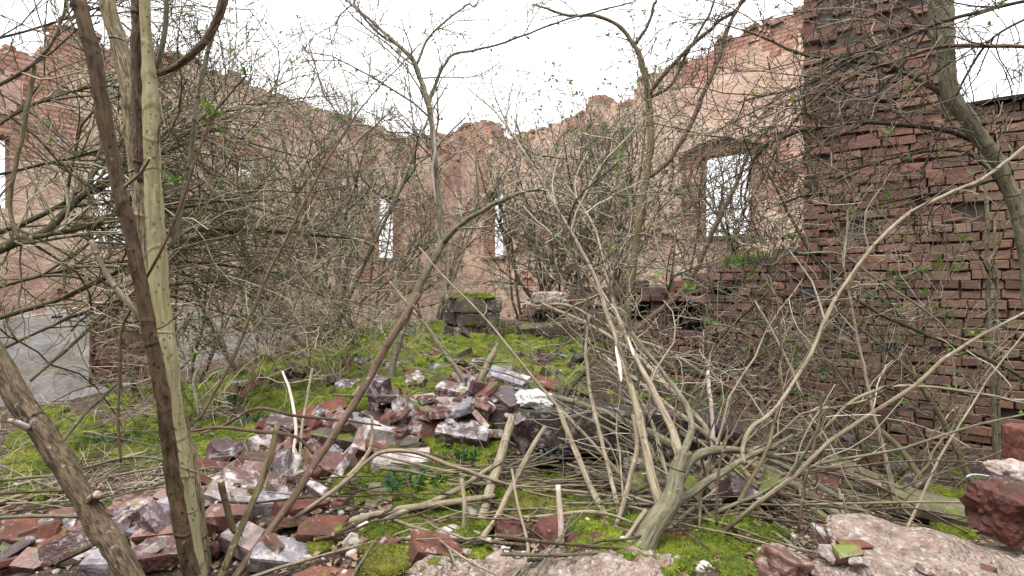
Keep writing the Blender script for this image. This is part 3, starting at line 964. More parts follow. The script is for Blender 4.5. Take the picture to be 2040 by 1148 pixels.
# felt capping on the lower right stretch
me = bpy.data.meshes.new('capping')
a, b2 = pier1 + 0.02, 3.65
vv = []
for s in np.linspace(a, b2, 14):
    dz = 0.012 * mnoise.noise((s * 4, 0, 0))
    for off, zz in ((0.03, 2.885), (0.035, 2.91), (-0.3, 2.935), (-0.66, 2.92), (-0.66, 2.89)):
        vv.append(tuple(LB.pt(s, zz + dz, off) - Vector(bw.location)))
ff = []
for i in range(13):
    for k in range(4):
        ff.append((i * 5 + k, i * 5 + 5 + k, i * 5 + 6 + k, i * 5 + 1 + k))
me.from_pydata(vv, [], ff); me.materials.append(M['felt'])
o = link('capping', me); o.parent = bw

# niche bricks in the left wall
LN = Line(LL.pt(0, 0, -0.30)[:2], LL.w); LN.n = LL.n
lay_bricks(LN, nich[0], nich[1], nich[2], nich[3] - 0.42, in_niche, M['nichebrick'], lw, 140, wid=(0.24, 0.24, 0.12), depth=0.1, base=0.06, seed=5, erode=lambda s, z: 0.3)
# sills: a course of headers under the openings
for (L, a, b2, zz, par) in ((LR, sa, sb, zA, rw), (LR, wa, wb, zB0, rw), (LL, winL[0][0], winL[0][1], winL[0][2], lw)):
    me = chipped('window_sill', int(abs(a) * 100), M['stone_olive'], (abs(b2 - a) + 0.16, 0.30, 0.075), 0.05, 0.02)
    o = bpy.data.objects.new('window_sill', me); COL.objects.link(o); o.parent = par
    o.matrix_basis = Matrix.Translation(L.pt((a + b2) / 2, zz - 0.035, -0.10) - Vector(par.location)) @ Euler((0, 0, math.atan2(L.w[1], L.w[0]))).to_matrix().to_4x4()
# loose bricks left standing on the broken wall tops are bricks of that wall
def crown(L, top, x0, x1, par, cnt, seed, mat):
    rs = random.Random(seed)
    vm = [chipped('brick', seed * 7 + i, mat, (0.24, 0.115, 0.07), 0.08, 0.06) for i in range(5)]
    for _ in range(cnt):
        s = L.s_of(rs.uniform(x0, x1)); off = -rs.uniform(0.02, 0.4)
        o = bpy.data.objects.new('brick', rs.choice(vm)); COL.objects.link(o); o.parent = par
        o.matrix_basis = Matrix.Translation(L.pt(s, top(s) + rs.uniform(-0.03, 0.05), off) - Vector(par.location)) @ Euler((rs.gauss(0, 0.1), rs.gauss(0, 0.12), math.atan2(L.w[1], L.w[0]) + rs.gauss(0, 0.4))).to_matrix().to_4x4()
M['crownbrick'] = brick_mat('crown_brick', [(0.34, 0.17, 0.13), (0.42, 0.24, 0.17), (0.2, 0.13, 0.12)], 0.3)
crown(LR, topR, 915, 1600, rw, 90, 4, M['crownbrick'])
crown(LL, topL, 100, 890, lw, 90, 6, M['crownbrick'])
LZ = Line((0.0, -2.6), (1.0, 0.12)); LZ.n = (-LZ.w[1], LZ.w[0])
topZ = lambda s: 4.4 + 0.25 * mnoise.noise((math.floor(s / 0.3) * 1.7, 9.0, 0.5)) + 0.5 * mnoise.noise((s * 0.4, 2.0, 0))
zw = thing('plastered_wall', LZ.pt(0, 0), 'unseen ruin wall added behind the viewer to block light', 'wall')  # out of view; added to stop light flooding in from behind the camera
gridwall('plaster_face', LZ.O, LZ.w, LZ.n, -9.0, 7.0, -0.5, 6.0, 0.26, 0.154, lambda s, z: z < topZ(s), lambda s, z: 0.0, 0.48, [M['plaster'], M['farbrick']], lambda s, z, r: 1 if fbm(s * 0.9, z * 0.9, 7.3, 4) > 0.2 else 0, zw)
for o in (rw, lw, bw, zw): o['kind'] = 'thing'
# ------------------------------------------------------------------ loose things on the ground
def hit(px, py):
    q = ground_hit(px, py)
    return q if q is not None else P(px, py, 6.0)

# masonry stump ------------------------------------------------------------------
sb_ = hit(940, 688)
D6 = 6.0
st = thing('masonry_stump', P(942, 690, D6), 'low square masonry stump with a green moss cap on the mossy mound', 'masonry')
rs = random.Random(21)
stm = [chipped('stone', 300 + i, [M['stone_grey'], M['stone_olive'], M['stone_dark'], M['stone_grey']][i % 4], (1, 1, 1), 0.12, 0.12) for i in range(8)]
layers = [(-0.12, 0.17), (0.05, 0.2), (0.245, 0.17), (0.41, 0.18)]
for li, (z0_, hh) in enumerate(layers):
    wd = 0.50 - 0.03 * abs(2.5 - li)
    for side in range(4):
        x = -wd / 2
        while x < wd / 2 - 0.03:
            L = min(rs.choice((0.1, 0.2, 0.3)), wd / 2 - x)
            o = bpy.data.objects.new('stone', rs.choice(stm)); COL.objects.link(o); o.parent = st
            R = Euler((0, 0, 0.5 + side * math.pi / 2)).to_matrix().to_4x4()
            o.matrix_basis = R @ Matrix.Translation((x + L / 2, -wd / 2 + 0.07 + rs.uniform(-0.035, 0.02), z0_ + hh / 2)) @ Euler((rs.gauss(0, .05), rs.gauss(0, .05), rs.gauss(0, .07))).to_matrix().to_4x4() @ Matrix.Diagonal((L - 0.012, 0.16, hh - 0.012, 1))
            x += L
me = chipped('infill', 77, M['stone_dark'], (0.42, 0.42, 0.66), 0.05, 0.03)
o = bpy.data.objects.new('infill', me); COL.objects.link(o); o.parent = st
o.matrix_basis = Matrix.Translation((0, 0, 0.24)) @ Euler((0, 0, 0.5)).to_matrix().to_4x4()

# rocks ------------------------------------------------------------------------
import bmesh
def rock_mesh(name, seed, size, mat, sub=5, rough=0.28, blocky=0.5):
    bm = bmesh.new()
    bmesh.ops.create_icosphere(bm, subdivisions=sub, radius=1.0)
    for v in bm.verts:
        p = v.co.copy()
        mx = max(abs(p.x), abs(p.y), abs(p.z))
        q = p.lerp(p / mx * 0.8, blocky)
        k = 1 + rough * mnoise.fractal(p * 1.3 + Vector((seed * 3.1, 0, 0)), 0.8, 2.1, 5)
        rdg = mnoise.noise(p * 3.1 + Vector((0, seed, 0)))
        k -= 0.10 * rough * max(0, rdg) * 3
        k += rough * (0.11 * mnoise.noise(p * 7 + Vector((seed, seed, 0))) + 0.10 * mnoise.noise(p * 16 + Vector((seed, 0, seed))))
        cz_ = mnoise.cell(p * 2.3 + Vector((seed, 2, seed)))
        k += rough * 0.07 * (cz_ - 0.5)
        v.co = Vector((q.x * size[0], q.y * size[1], q.z * size[2])) * k * 0.5 * 1.1
    me = bpy.data.meshes.new(name); bm.to_mesh(me); bm.free()
    me.materials.append(mat)
    return me
def rock(px, py, d, size, mat, label, cat='rock', seed=1, rot=(0, 0, 0), name='rock', group=None, rough=0.28, blocky=0.5, smooth_=False):
    me = rock_mesh(name, seed, size, M[mat], 4 if mat == 'rock_red' else 5, rough, blocky)
    if smooth_ or not mat.startswith('rock_red'):
        for p in me.polygons: p.use_smooth = True
    o = link(name, me); o.location = P(px, py, d); o.rotation_euler = rot
    tag(o, label, cat, group)
    return o
rock(1115, 1085, 1.42, (0.17, 0.14, 0.12), 'rock_red', 'largest crumbling dark red brick lump at the bottom centre', seed=2, rot=(0.2, 0.1, 0.4))
rock(1195, 1098, 1.38, (0.13, 0.12, 0.085), 'rock_red', 'dark red brick lump right of the largest lump', seed=5, rot=(0, 0.2, 1.0))
rock(1015, 1066, 1.46, (0.085, 0.10, 0.085), 'rock_red', 'squarish brown brick lump left of the largest red lump', seed=7, rot=(0.3, 0.1, 0.2), blocky=0.8)
rock(772, 1095, 1.38, (0.07, 0.07, 0.08), 'rock_red', 'small rounded red lump beside bare gravel', seed=9)
rock(1340, 1092, 1.42, (0.14, 0.09, 0.09), 'rock_red', 'dark red lump behind the forked shrub trunk', seed=11, rot=(0, 0, 0.5))
rock(1435, 1078, 1.5, (0.15, 0.11, 0.09), 'rock_red', 'mossy red lump right of the forked shrub trunk', seed=13)
rock(1520, 1085, 1.5, (0.16, 0.1, 0.07), 'rock_red', 'flat dark red lump next to the pale mortar block', seed=15)
rock(2000, 1010, 1.3, (0.15, 0.14, 0.14), 'rock_red', 'big fractured dark red brick rock at the right edge', seed=17, rot=(0.2, -0.1, 0.3), rough=0.4, blocky=0.6)
rock(2025, 950, 1.42, (0.11, 0.1, 0.08), 'stone_pale', 'pale mortar chunk sitting on the big red rock', 'mortar', seed=19, name='mortar_chunk')
rock(2038, 885, 1.6, (0.07, 0.1, 0.13), 'rub_orange', 'pale orange brick end standing at the right edge', 'brick', seed=23, name='brick_fragment', blocky=0.85, rough=0.15)
rock(1885, 1200, 1.22, (0.56, 0.34, 0.25), 'mortar', 'large pale mortar block with red brick chips in the bottom right corner', 'mortar', seed=29, rot=(0.1, 0.08, -0.1), name='mortar_block', rough=0.2, blocky=0.8)
mb = bpy.data.objects['mortar_block']
rs = random.Random(61)
for k in range(26):
    v = mb.data.vertices[rs.randrange(len(mb.data.vertices))]
    if v.co.z < 0.02: continue
    me = chipped('brick_chip' if k % 3 else 'pebble', 500 + k, M[('rub_orange', 'rub_pink', 'rub_white')[k % 3]], (rs.uniform(.03, .085), rs.uniform(.02, .05), rs.uniform(.014, .03)), 0.2, 0.2)
    o = bpy.data.objects.new('brick_chip' if k % 3 else 'pebble', me); COL.objects.link(o); o.parent = mb
    o.location = v.co * 0.995; o.rotation_euler = (rs.gauss(0, .3), rs.gauss(0, .3), rs.uniform(0, 6))
rock(1565, 1135, 1.3, (0.13, 0.12, 0.1), 'rub_pink', 'pinkish white brick lump left of the mortar block', seed=31, rot=(0.1, 0.3, 0.6), blocky=0.8, rough=0.15)
rock(1290, 990, 1.72, (0.15, 0.12, 0.16), 'stone_dark', 'dark pointed stone with moss behind the forked shrub', 'stone', seed=33, name='stone')
rock(1268, 930, 2.2, (0.1, 0.1, 0.07), 'stone_pale', 'light grey stone under the dark slab', 'stone', seed=35, name='stone')
rock(1095, 600, 6.1, (0.46, 0.36, 0.24), 'stone_pale', 'pale rounded stone above a dark hole in the low wall', 'stone', seed=37, name='stone', rough=0.15, smooth_=True)
rock(1065, 796, 2.42, (0.17, 0.13, 0.085), 'white_lump', 'bright white plaster lump on top of the brick heap', 'plaster', seed=39, rot=(0.1, 0.15, 0.2), name='plaster_lump', rough=0.3)
rock(1105, 908, 2.28, (0.16, 0.1, 0.07), 'black_plastic', 'crumpled black plastic scrap under the dark slab', 'plastic', seed=41, name='plastic_scrap', rough=0.5, blocky=0.1, smooth_=True)

def slab(name, px, py, d, dims, rot, mat, label, cat, seed, nz=0.03, bev=0.05):
    bm = bmesh.new(); bmesh.ops.create_cube(bm, size=1.0)
    bmesh.ops.subdivide_edges(bm, edges=bm.edges[:], cuts=7, use_grid_fill=True)
    for v in bm.verts:
        p = Vector((v.co.x * dims[0], v.co.y * dims[1], v.co.z * dims[2]))
        e = sum(1 for c in v.co if abs(abs(c) - 0.5) < 1e-4)
        n = Vector((mnoise.noise(p * 7 + Vector((seed, 0, 0))), mnoise.noise(p * 7 + Vector((0, seed, 0))), mnoise.noise(p * 7 + Vector((0, 0, seed)))))
        k = 1.0 if e < 2 else 1 - 0.03 * random.random() * e
        v.co = p * k + n * nz
    me = bpy.data.meshes.new(name); bm.to_mesh(me); bm.free(); me.materials.append(M[mat])
    o = link(name, me); o.location = P(px, py, d); o.rotation_euler = rot
    return tag(o, label, cat)
slab('concrete_slab', 1188, 856, 2.40, (0.74, 0.22, 0.20), (-0.05, 0.015, -0.05), 'stone_black', 'dark lichen stained concrete beam end below the brick heap', 'slab', 3, 0.015)
slab('concrete_slab', 1420, 872, 2.62, (0.3, 0.2, 0.2), (0.1, 0.16, -0.4), 'stone_black', 'grey stone block right of the dark concrete beam', 'slab', 5, 0.03)
slab('concrete_slab', 1860, 1010, 2.35, (0.34, 0.16, 0.05), (0.25, 0.16, -0.25), 'stone_olive', 'flat olive grey slab lying below the brick wall', 'slab', 7, 0.008)
slab('concrete_slab', 1700, 940, 2.85, (0.26, 0.12, 0.04), (0.4, 0.35, -0.35), 'stone_olive', 'tilted grey slab half hidden in the brushwood at right', 'slab', 9, 0.01)
slab('stone_plate', 800, 915, 2.0, (0.22, 0.12, 0.03), (0.1, -0.05, 0.1), 'rub_white', 'flat whitish plate above the bright moss cushion', 'stone', 11, 0.005)
slab('stone_plate', 790, 990, 1.72, (0.2, 0.14, 0.03), (0.12, 0.03, 0.2), 'stone_olive', 'thin tile like stone under the bright moss cushion', 'stone', 13, 0.005)
slab('stone_plate', 1075, 655, 5.9, (0.5, 0.3, 0.10), (0.1, -0.08, 0.2), 'stone_dark', 'mossy flat stone right of the masonry stump', 'stone', 15, 0.02)

# white plastic strip loop by the right tree
S = path(3.0, 2.7, [(1925, 925, 6), (1960, 922, 7), (1995, 932, 7), (2010, 945, 6), (1985, 950, 6), (1940, 946, 6), (1925, 950, 5)])
T = Tubes(); T.add([Vector(q) for q in S[:, :3]], list(S[:, 3]), 6)
o = T.build('plastic_strip', M['white_plastic'], None); tag(o, 'white plastic strip bent in a loop below the right brick wall', 'plastic')

# loose bricks ----------------------------------------------------------------------
def hero_brick_mesh(seed, mat):
    bm = bmesh.new(); bmesh.ops.create_cube(bm, size=1.0)
    bmesh.ops.subdivide_edges(bm, edges=bm.edges[:], cuts=5, use_grid_fill=True)
    rs = random.Random(seed)
    cut = rs.random() < 0.35
    ln = rs.uniform(0.13, 0.2) if cut else 0.235
    D = (ln, 0.112, 0.064)
    corner = Vector((rs.choice((-1, 1)) * D[0] / 2, rs.choice((-1, 1)) * D[1] / 2, rs.choice((-1, 1)) * D[2] / 2))
    for v in bm.verts:
        p = Vector((v.co.x * D[0], v.co.y * D[1], v.co.z * D[2]))
        e = sum(1 for c in v.co if abs(abs(c) - 0.5) < 1e-4)
        sd = Vector((seed * 1.7, seed * 0.3, 0))
        n = Vector([mnoise.noise(p * 26 + sd + Vector((i * 9, 0, 0))) for i in range(3)])
        n2 = Vector([mnoise.noise(p * 9 + sd + Vector((i * 5, 3, 0))) for i in range(3)])
        if cut and v.co.x > 0.45:
            p.x += 0.03 * mnoise.noise(Vector((p.y * 18, p.z * 18, seed))) 
        k = (1, 1, 0.99, 0.975)[e] if e >= 1 else 1
        if e >= 2: p -= p.normalized() * 0.006 * max(0, mnoise.noise(p * 40 + sd)) * 2
        dc = (p - corner).length
        if dc < 0.05: p = p.lerp(Vector((0, 0, 0)), 0.28 * (1 - dc / 0.05) * 1.2)
        v.co = p * k + n * 0.0018 + n2 * 0.0022
    me = bpy.data.meshes.new('loose_brick'); bm.to_mesh(me); bm.free()
    me.materials.append(M[mat])
    return me
BM = {}
for t in ('purple', 'pink', 'white', 'red', 'orange', 'grey'):
    BM[t] = [hero_brick_mesh(hash((t, i)) % 1 + i * 13 + len(t) * 7, 'rub_' + t) for i in range(5)]
ANCH = []
DUP = {}
def where_of(q, anchors, mx=16, head=3):
    def dist(a): return (a[1] - q).length
    for lab, p in sorted(anchors, key=dist)[:40]:
        d = q - p
        w = ('left of' if d.x < 0 else 'right of') if abs(d.x) > abs(d.y) * 0.7 else ('behind' if d.y > 0 else 'in front of')
        t = f'{w} the {lab}'
        if head + len(t.split()) <= mx: return t
    return 'in the rubble'
HB = [  # px, py, lift(m), yaw, pitch, roll (deg), tone, label
    (758, 815, .06, 70, 80, 10, 'purple', 'upright purple brick on the crest of the heap'),
    (645, 842, .05, 30, -15, 20, 'red', 'red brick end at the left end of the crest'),
    (832, 850, .05, 50, 25, 35, 'purple', 'tilted purple brick below the upright crest brick'),
    (705, 862, .04, 5, 8, 10, 'grey', 'broad grey brick slab left of the upright crest brick'),
    (905, 806, .08, -15, 8, 8, 'pink', 'long pinkish brick lying across the top of the heap'),
    (925, 838, .05, -5, 3, 10, 'white', 'brick coated in white mortar under the long pink one'),
    (965, 800, .06, 30, 20, 0, 'purple', 'purple brick leaning by the long pink brick'),
    (1012, 812, .04, -60, 10, 5, 'purple', 'dark purple brick left of the white plaster lump'),
    (925, 882, .05, -12, 6, 25, 'purple', 'big purple brick with blue grey edge above the moss'),
    (1036, 893, .05, 60, 65, 30, 'purple', 'purple brick standing on edge beside the dark slab'),
    (940, 780, .05, 10, 10, 20, 'purple', 'dark brick wedged at the back of the crest'),
    (1080, 775, .03, -30, 15, 10, 'red', 'small red brick behind the white plaster lump'),
    (470, 925, .05, 40, 20, 25, 'purple', 'glossy purple brick where the heap slopes down left'),
    (560, 905, .06, 65, 35, 15, 'pink', 'large pink brick with yellowish mortar face'),
    (605, 950, .05, 60, 30, 10, 'white', 'white faced brick in the middle of the heap'),
    (425, 962, .03, 20, 15, 30, 'red', 'dark reddish brick half behind the pale stem'),
    (505, 990, .04, 25, 22, 10, 'pink', 'long pink brick lying diagonal in the heap'),
    (545, 1022, .04, 30, 12, 8, 'grey', 'blue grey shiny brick above the long front brick'),
    (455, 1055, .05, 3, -2, 6, 'pink', 'long brick with white top right of the dark stem'),
    (640, 1085, .03, 10, 5, 15, 'red', 'red brick carrying a small moss tuft'),
    (310, 1085, .04, 25, 5, 12, 'pink', 'pink brick between the leaning trunk and the stems'),
    (165, 1075, .04, -5, 10, 10, 'pink', 'pale topped pink brick left of the leaning trunk'),
    (335, 1122, .03, 40, 10, 15, 'pink', 'mauve brick at the foot of the stems'),
    (55, 1085, .03, 30, 14, 10, 'red', 'red brick in the bottom left corner heap'),
    (125, 1112, .03, 60, 25, 25, 'red', 'dark rust red brick in front of the pale topped one'),
    (215, 1135, .02, 20, 10, 5, 'grey', 'grey brick at the foot of the leaning trunk'),
    (505, 1105, .03, -20, 10, 10, 'white', 'white brick beside the olive stump shoot'),
    (570, 1125, .02, 15, 15, 20, 'grey', 'grey white broken brick at the bottom edge'),
    (265, 1030, .03, 10, 5, 20, 'pink', 'brick with a pale end left of the pale stem'),
    (650, 1160, -.02, 0, 5, 5, 'orange', 'orange brick cut off by the bottom edge'),
    (875, 1112, .01, 30, 20, 20, 'orange', 'small orange fragment in the gravel'),
    (1010, 768, .04, -25, 12, 15, 'grey', 'grey brown brick lying on moss behind the crest'),
    (700, 790, .02, -25, 12, 15, 'purple', 'dark brick at the far side of the crest'),
    (775, 880, .04, 35, 20, 10, 'white', 'white grey brick above the flat whitish plate'),
    (740, 900, .03, 10, 20, 40, 'pink', 'pink brick tucked under the broad grey slab'),
    (515, 950, .04, 80, 40, 20, 'red', 'red brick between purple and long pink bricks'),
    (600, 1030, .03, 70, 15, 10, 'red', 'rusty brick right of the blue grey one'),
    (400, 1020, .02, 45, 12, 22, 'red', 'red brick touching the pale stem'),
    (850, 870, .03, 15, 30, 60, 'red', 'little red brick between purple bricks'),
    (990, 850, .03, -10, 0, 80, 'purple', 'dark purple brick on edge below the crest'),
    (580, 870, .04, 20, 20, 10, 'purple', 'purple brick on the left shoulder of the heap'),
    (660, 940, .03, 50, 20, 30, 'pink', 'pink brick under the brown cut stem'),
]
for k, (px, py, lift, ya, pi, ro, tone, lab) in enumerate(HB):
    o = bpy.data.objects.new('loose_brick', BM[tone][k % 5]); COL.objects.link(o)
    o.location = hit(px, py) + Vector((0, 0, lift * 0.7))
    o.rotation_euler = (math.radians(ro), math.radians(pi), math.radians(ya))
    s_ = 1.05 if py < 900 else (0.95 if py < 1000 else 0.72)
    o.scale = (s_, s_, s_)
    tag(o, lab, 'brick', 'loose bricks in the rubble heap')
    ANCH.append((lab, o.location.copy()))
# filler bricks and halves among them
rs = random.Random(5)
ridge = [(20, 1110), (150, 1090), (300, 1060), (420, 1010), (520, 960), (600, 910), (680, 870), (760, 845), (850, 830), (930, 825), (1010, 820)]
for k in range(205):
    i = rs.randrange(len(ridge) - 1); t = rs.random()
    px = ridge[i][0] + (ridge[i + 1][0] - ridge[i][0]) * t + rs.gauss(0, 18)
    py = ridge[i][1] + (ridge[i + 1][1] - ridge[i][1]) * t + rs.gauss(5, 24)
    if k > 190:
        px = rs.uniform(150, 700); py = rs.uniform(980, 1140)
    py = min(py, 1146)
    tone = rs.choices(('purple', 'pink', 'white', 'red', 'orange', 'grey'), (6, 5, 1.5, 4, 0.5, 2))[0]
    o = bpy.data.objects.new('loose_brick', rs.choice(BM[tone])); COL.objects.link(o)
    sc = rs.uniform(0.45, 0.85)
    if py > 990: sc *= 0.72
    o.scale = (sc * rs.uniform(0.8, 1.25), sc, sc * rs.uniform(0.6, 1.0))
    o.location = hit(px, py) + Vector((0, 0, 0.005 + 0.055 * rs.random()))
    o.rotation_euler = (rs.gauss(0, .5), rs.gauss(0, .4), rs.uniform(0, 6.28))
    nm = {'purple': 'purple', 'pink': 'pink', 'white': 'whitened', 'red': 'red', 'orange': 'orange', 'grey': 'grey'}[tone]
    SZ = 'small' if sc < 0.72 else 'broken'
    tag(o, f'{SZ} {nm} brick piece ' + where_of(o.location, ANCH, 15, 4 + (tone == 'white')), 'brick fragment', 'broken brick pieces in the rubble heap')
# scattered bricks on the mossy slope and below the brick wall
M['rub_mossy'] = brick_mat('rubble_mossy', [(0.10, 0.05, 0.04), (0.13, 0.11, 0.09), (0.07, 0.05, 0.045)], 0.15, 0.75, 0.01)
BM['mossy'] = [hero_brick_mesh(900 + i, 'rub_mossy') for i in range(6)]
SCAT = []; MOSSY = []
for k in range(190):
    if k < 165: px, py = rs.uniform(480, 1180), rs.uniform(645, 785)
    else: px, py = rs.uniform(1400, 1950), rs.uniform(880, 1010)
    tone = rs.choices(('red', 'grey', 'pink', 'purple', 'mossy'), (4, 2, 1, 2, 22 if k < 165 else 4))[0]
    o = bpy.data.objects.new('loose_brick', rs.choice(BM[tone])); COL.objects.link(o)
    sc = rs.uniform(0.7, 1.25); o.scale = (sc, sc, sc)
    o.location = hit(px, py) + Vector((0, 0, rs.uniform(0.0, 0.035)))
    o.rotation_euler = (rs.gauss(0, .5), rs.gauss(0, .4), rs.uniform(0, 6.28))
    if tone == 'mossy' and k < 165:
        MOSSY.append(o); continue
    SCAT.append((o, {'red': 'red', 'grey': 'grey', 'pink': 'pink', 'purple': 'purple', 'mossy': 'mossy'}[tone], k < 165))

V, Fq = [], []
for o in MOSSY:
    o.rotation_mode = 'XYZ'
    Mx = Matrix.LocRotScale(o.location, o.rotation_euler, o.scale); i0 = len(V)
    V += [Mx @ v.co for v in o.data.vertices]; Fq += [[i0 + q for q in p.vertices] for p in o.data.polygons]
    bpy.data.objects.remove(o)
me = bpy.data.meshes.new('mossy_rubble'); me.from_pydata([tuple(v) for v in V], [], Fq); me.materials.append(M['rub_mossy'])
o = link('mossy_rubble', me); tag(o, 'moss grown brick rubble buried in the green slope', 'rubble', kind='stuff')
# ------------------------------------------------------------------ moss, grass, litter, gravel (nobody could count them)
bmv = bmesh.new(); bmesh.ops.create_icosphere(bmv, subdivisions=3, radius=1.0)
ICO = np.array([v.co[:] for v in bmv.verts]); ICF = np.array([[v.index for v in f.verts] for f in bmv.faces]); bmv.free()
bmv = bmesh.new(); bmesh.ops.create_icosphere(bmv, subdivisions=1, radius=1.0)
ICO1 = np.array([v.co[:] for v in bmv.verts]); ICF1 = np.array([[v.index for v in f.verts] for f in bmv.faces]); bmv.free()
def inpoly(x, y, poly):
    c = False; j = len(poly) - 1
    for i in range(len(poly)):
        xi, yi = poly[i]; xj, yj = poly[j]
        if (yi > y) != (yj > y) and x < (xj - xi) * (y - yi) / (yj - yi) + xi: c = not c
        j = i
    return c
MP = [(90, 806), (330, 780), (480, 735), (620, 690), (800, 640), (1090, 655), (1190, 700), (1130, 775), (1000, 780), (760, 800), (600, 845), (480, 900), (350, 930), (60, 960), (20, 880)]
cush = []
rs = random.Random(9)
while len(cush) < 1700:
    px, py = rs.uniform(20, 1190), rs.uniform(635, 960)
    if not inpoly(px, py, MP): continue
    dn = mnoise.noise((px * 0.009, py * 0.02, 1.0)) + 0.6 * mnoise.noise((px * 0.03, py * 0.06, 4.0))
    if px < 520 and rs.random() < 0.68: continue
    if dn < -0.28 + (0.2 if px < 500 else 0): continue
    q = hit(px, py)
    cush.append((q, rs.uniform(0.03, 0.11) * min(1.3, 0.55 + q.y * 0.13), rs.uniform(0.5, 1.0)))
for (ex, ey, ew, eh, n_) in ((815, 955, 95, 40, 90), (940, 905, 60, 25, 24), (1075, 1000, 95, 42, 80), (1185, 1045, 75, 38, 50), (880, 1020, 60, 35, 34), (632, 1082, 24, 18, 7), (790, 1075, 50, 45, 22), (1440, 1052, 80, 22, 22), (245, 1012, 35, 14, 8),
                             (1850, 985, 90, 34, 34), (1900, 1070, 40, 25, 14), (970, 875, 35, 22, 10), (870, 880, 25, 18, 8), (1240, 800, 60, 14, 10), (440, 880, 50, 18, 12), (60, 985, 60, 20, 10), (930, 1060, 40, 40, 14), (1300, 1110, 90, 25, 26), (1480, 1100, 60, 25, 16), (860, 1110, 80, 25, 16), (700, 960, 40, 40, 12)):
    for _ in range(n_):
        q = hit(rs.gauss(ex, ew * 0.55), min(1145, rs.gauss(ey, eh * 0.55)))
        cush.append((q, rs.uniform(0.022, 0.048), rs.uniform(0.5, 0.8)))
V, Fq = [], []
TP, TD, TL = [], [], []
for k, (q, r_, fl) in enumerate(cush):
    sd = Vector((k * 1.37, 0, 0))
    kk = np.array([1 + 0.35 * mnoise.noise(Vector(v) * 2.2 + sd) + 0.18 * mnoise.noise(Vector(v) * 6 + sd) for v in ICO])
    S_ = ICO * kk[:, None] * r_ * np.array([1.15, 1.15, fl])
    V.append(S_ + np.array(q) - np.array([0, 0, r_ * fl * 0.25])); Fq.append(ICF + k * len(ICO))
    nb = int(min(330, (25 if q.y > 2.9 else 70) + 40 * 2.4 / q.y * (r_ / 0.04) ** 2 * (0.9 if q.y > 2.9 else 2.2)))
    th = NR.random(nb) * 2 * math.pi; ph = np.arccos(NR.random(nb) * 0.95 + 0.05)
    dv = np.stack([np.sin(ph) * np.cos(th), np.sin(ph) * np.sin(th), np.cos(ph)], 1)
    rr_ = np.array([1 + 0.35 * mnoise.noise(Vector(v) * 2.2 + sd) + 0.18 * mnoise.noise(Vector(v) * 6 + sd) for v in dv])
    TP.append(dv * rr_[:, None] * r_ * np.array([1.15, 1.15, fl]) * 0.96 + np.array(q) - np.array([0, 0, r_ * fl * 0.25]))
    TD.append(dv); TL.append((0.006 + 0.0015 * q.y) * NR.uniform(0.6, 1.5, nb))
me = mesh_np('moss', np.concatenate(V), np.concatenate(Fq)); me.materials.append(M['moss'])
o = link('moss', me); tag(o, 'bright yellow green moss cushions covering the rubble slope', 'moss', kind='stuff')
def blades(name, Pn, D, L, wid, mat, parent=None):
    n = len(Pn)
    D = D + NR.normal(0, 0.55, (n, 3)); D /= np.linalg.norm(D, axis=1, keepdims=True)
    sd = np.cross(D, NR.normal(0, 1, (n, 3))); sd /= np.linalg.norm(sd, axis=1, keepdims=True) + 1e-9
    W = (L * wid)[:, None] * sd
    V = np.stack([Pn - W, Pn + W, Pn + D * L[:, None]], 1).reshape(-1, 3)
    me = mesh_np(name, V, np.arange(n * 3).reshape(-1, 3), False); me.materials.append(mat)
    o = bpy.data.objects.new(name, me); COL.objects.link(o)
    if parent is not None: o.parent = parent
    return o
o = blades('moss_tufts', np.concatenate(TP), np.concatenate(TD), np.concatenate(TL), 0.16, M['moss_tuft'])
tag(o, 'fuzzy moss shoots on the moss cushions', 'moss', kind='stuff')
# moss cap of the stump, grass tuft on the low wall
V, Fq = [], []; TP, TD, TL = [], [], []
for k in range(16):
    q = Vector((rs.uniform(-0.2, 0.2), rs.uniform(-0.2, 0.2), 0.585)); r_ = rs.uniform(0.05, 0.09)
    kk = np.array([1 + 0.3 * mnoise.noise(Vector(v) * 2.5 + Vector((k, 0, 0))) for v in ICO])
    V.append(ICO * kk[:, None] * r_ * np.array([1.2, 1.2, 0.4]) + np.array(q)); Fq.append(ICF + k * len(ICO))
me = mesh_np('moss_cap', np.concatenate(V), np.concatenate(Fq)); me.materials.append(M['moss'])
o = cap_ = bpy.data.objects.new('moss_cap', me); COL.objects.link(o); o.parent = st; o['label'] = 'yellow green moss cap'
dv = np.stack([NR.uniform(-.21, .21, 900), NR.uniform(-.21, .21, 900), np.full(900, .605)], 1)
blades('moss_tuft', dv, np.tile([0, 0, 1.0], (900, 1)), NR.uniform(0.015, 0.05, 900), 0.14, M['moss_tuft'], cap_)['kind'] = 'stuff'
gt = thing('grass_tuft', LB.pt(LB.s_of(1495), topB(LB.s_of(1495)), -0.2), 'green grass tuft on the broken wall below the large window', 'grass')
dv = np.stack([NR.normal(0, .16, 700), NR.normal(0, .08, 700), NR.uniform(-0.08, 0.02, 700)], 1)
blades('grass_blades', dv, np.tile([0, 0, 1.0], (700, 1)), NR.uniform(0.06, 0.16, 700), 0.035, M['leaf'], gt)['kind'] = 'stuff'

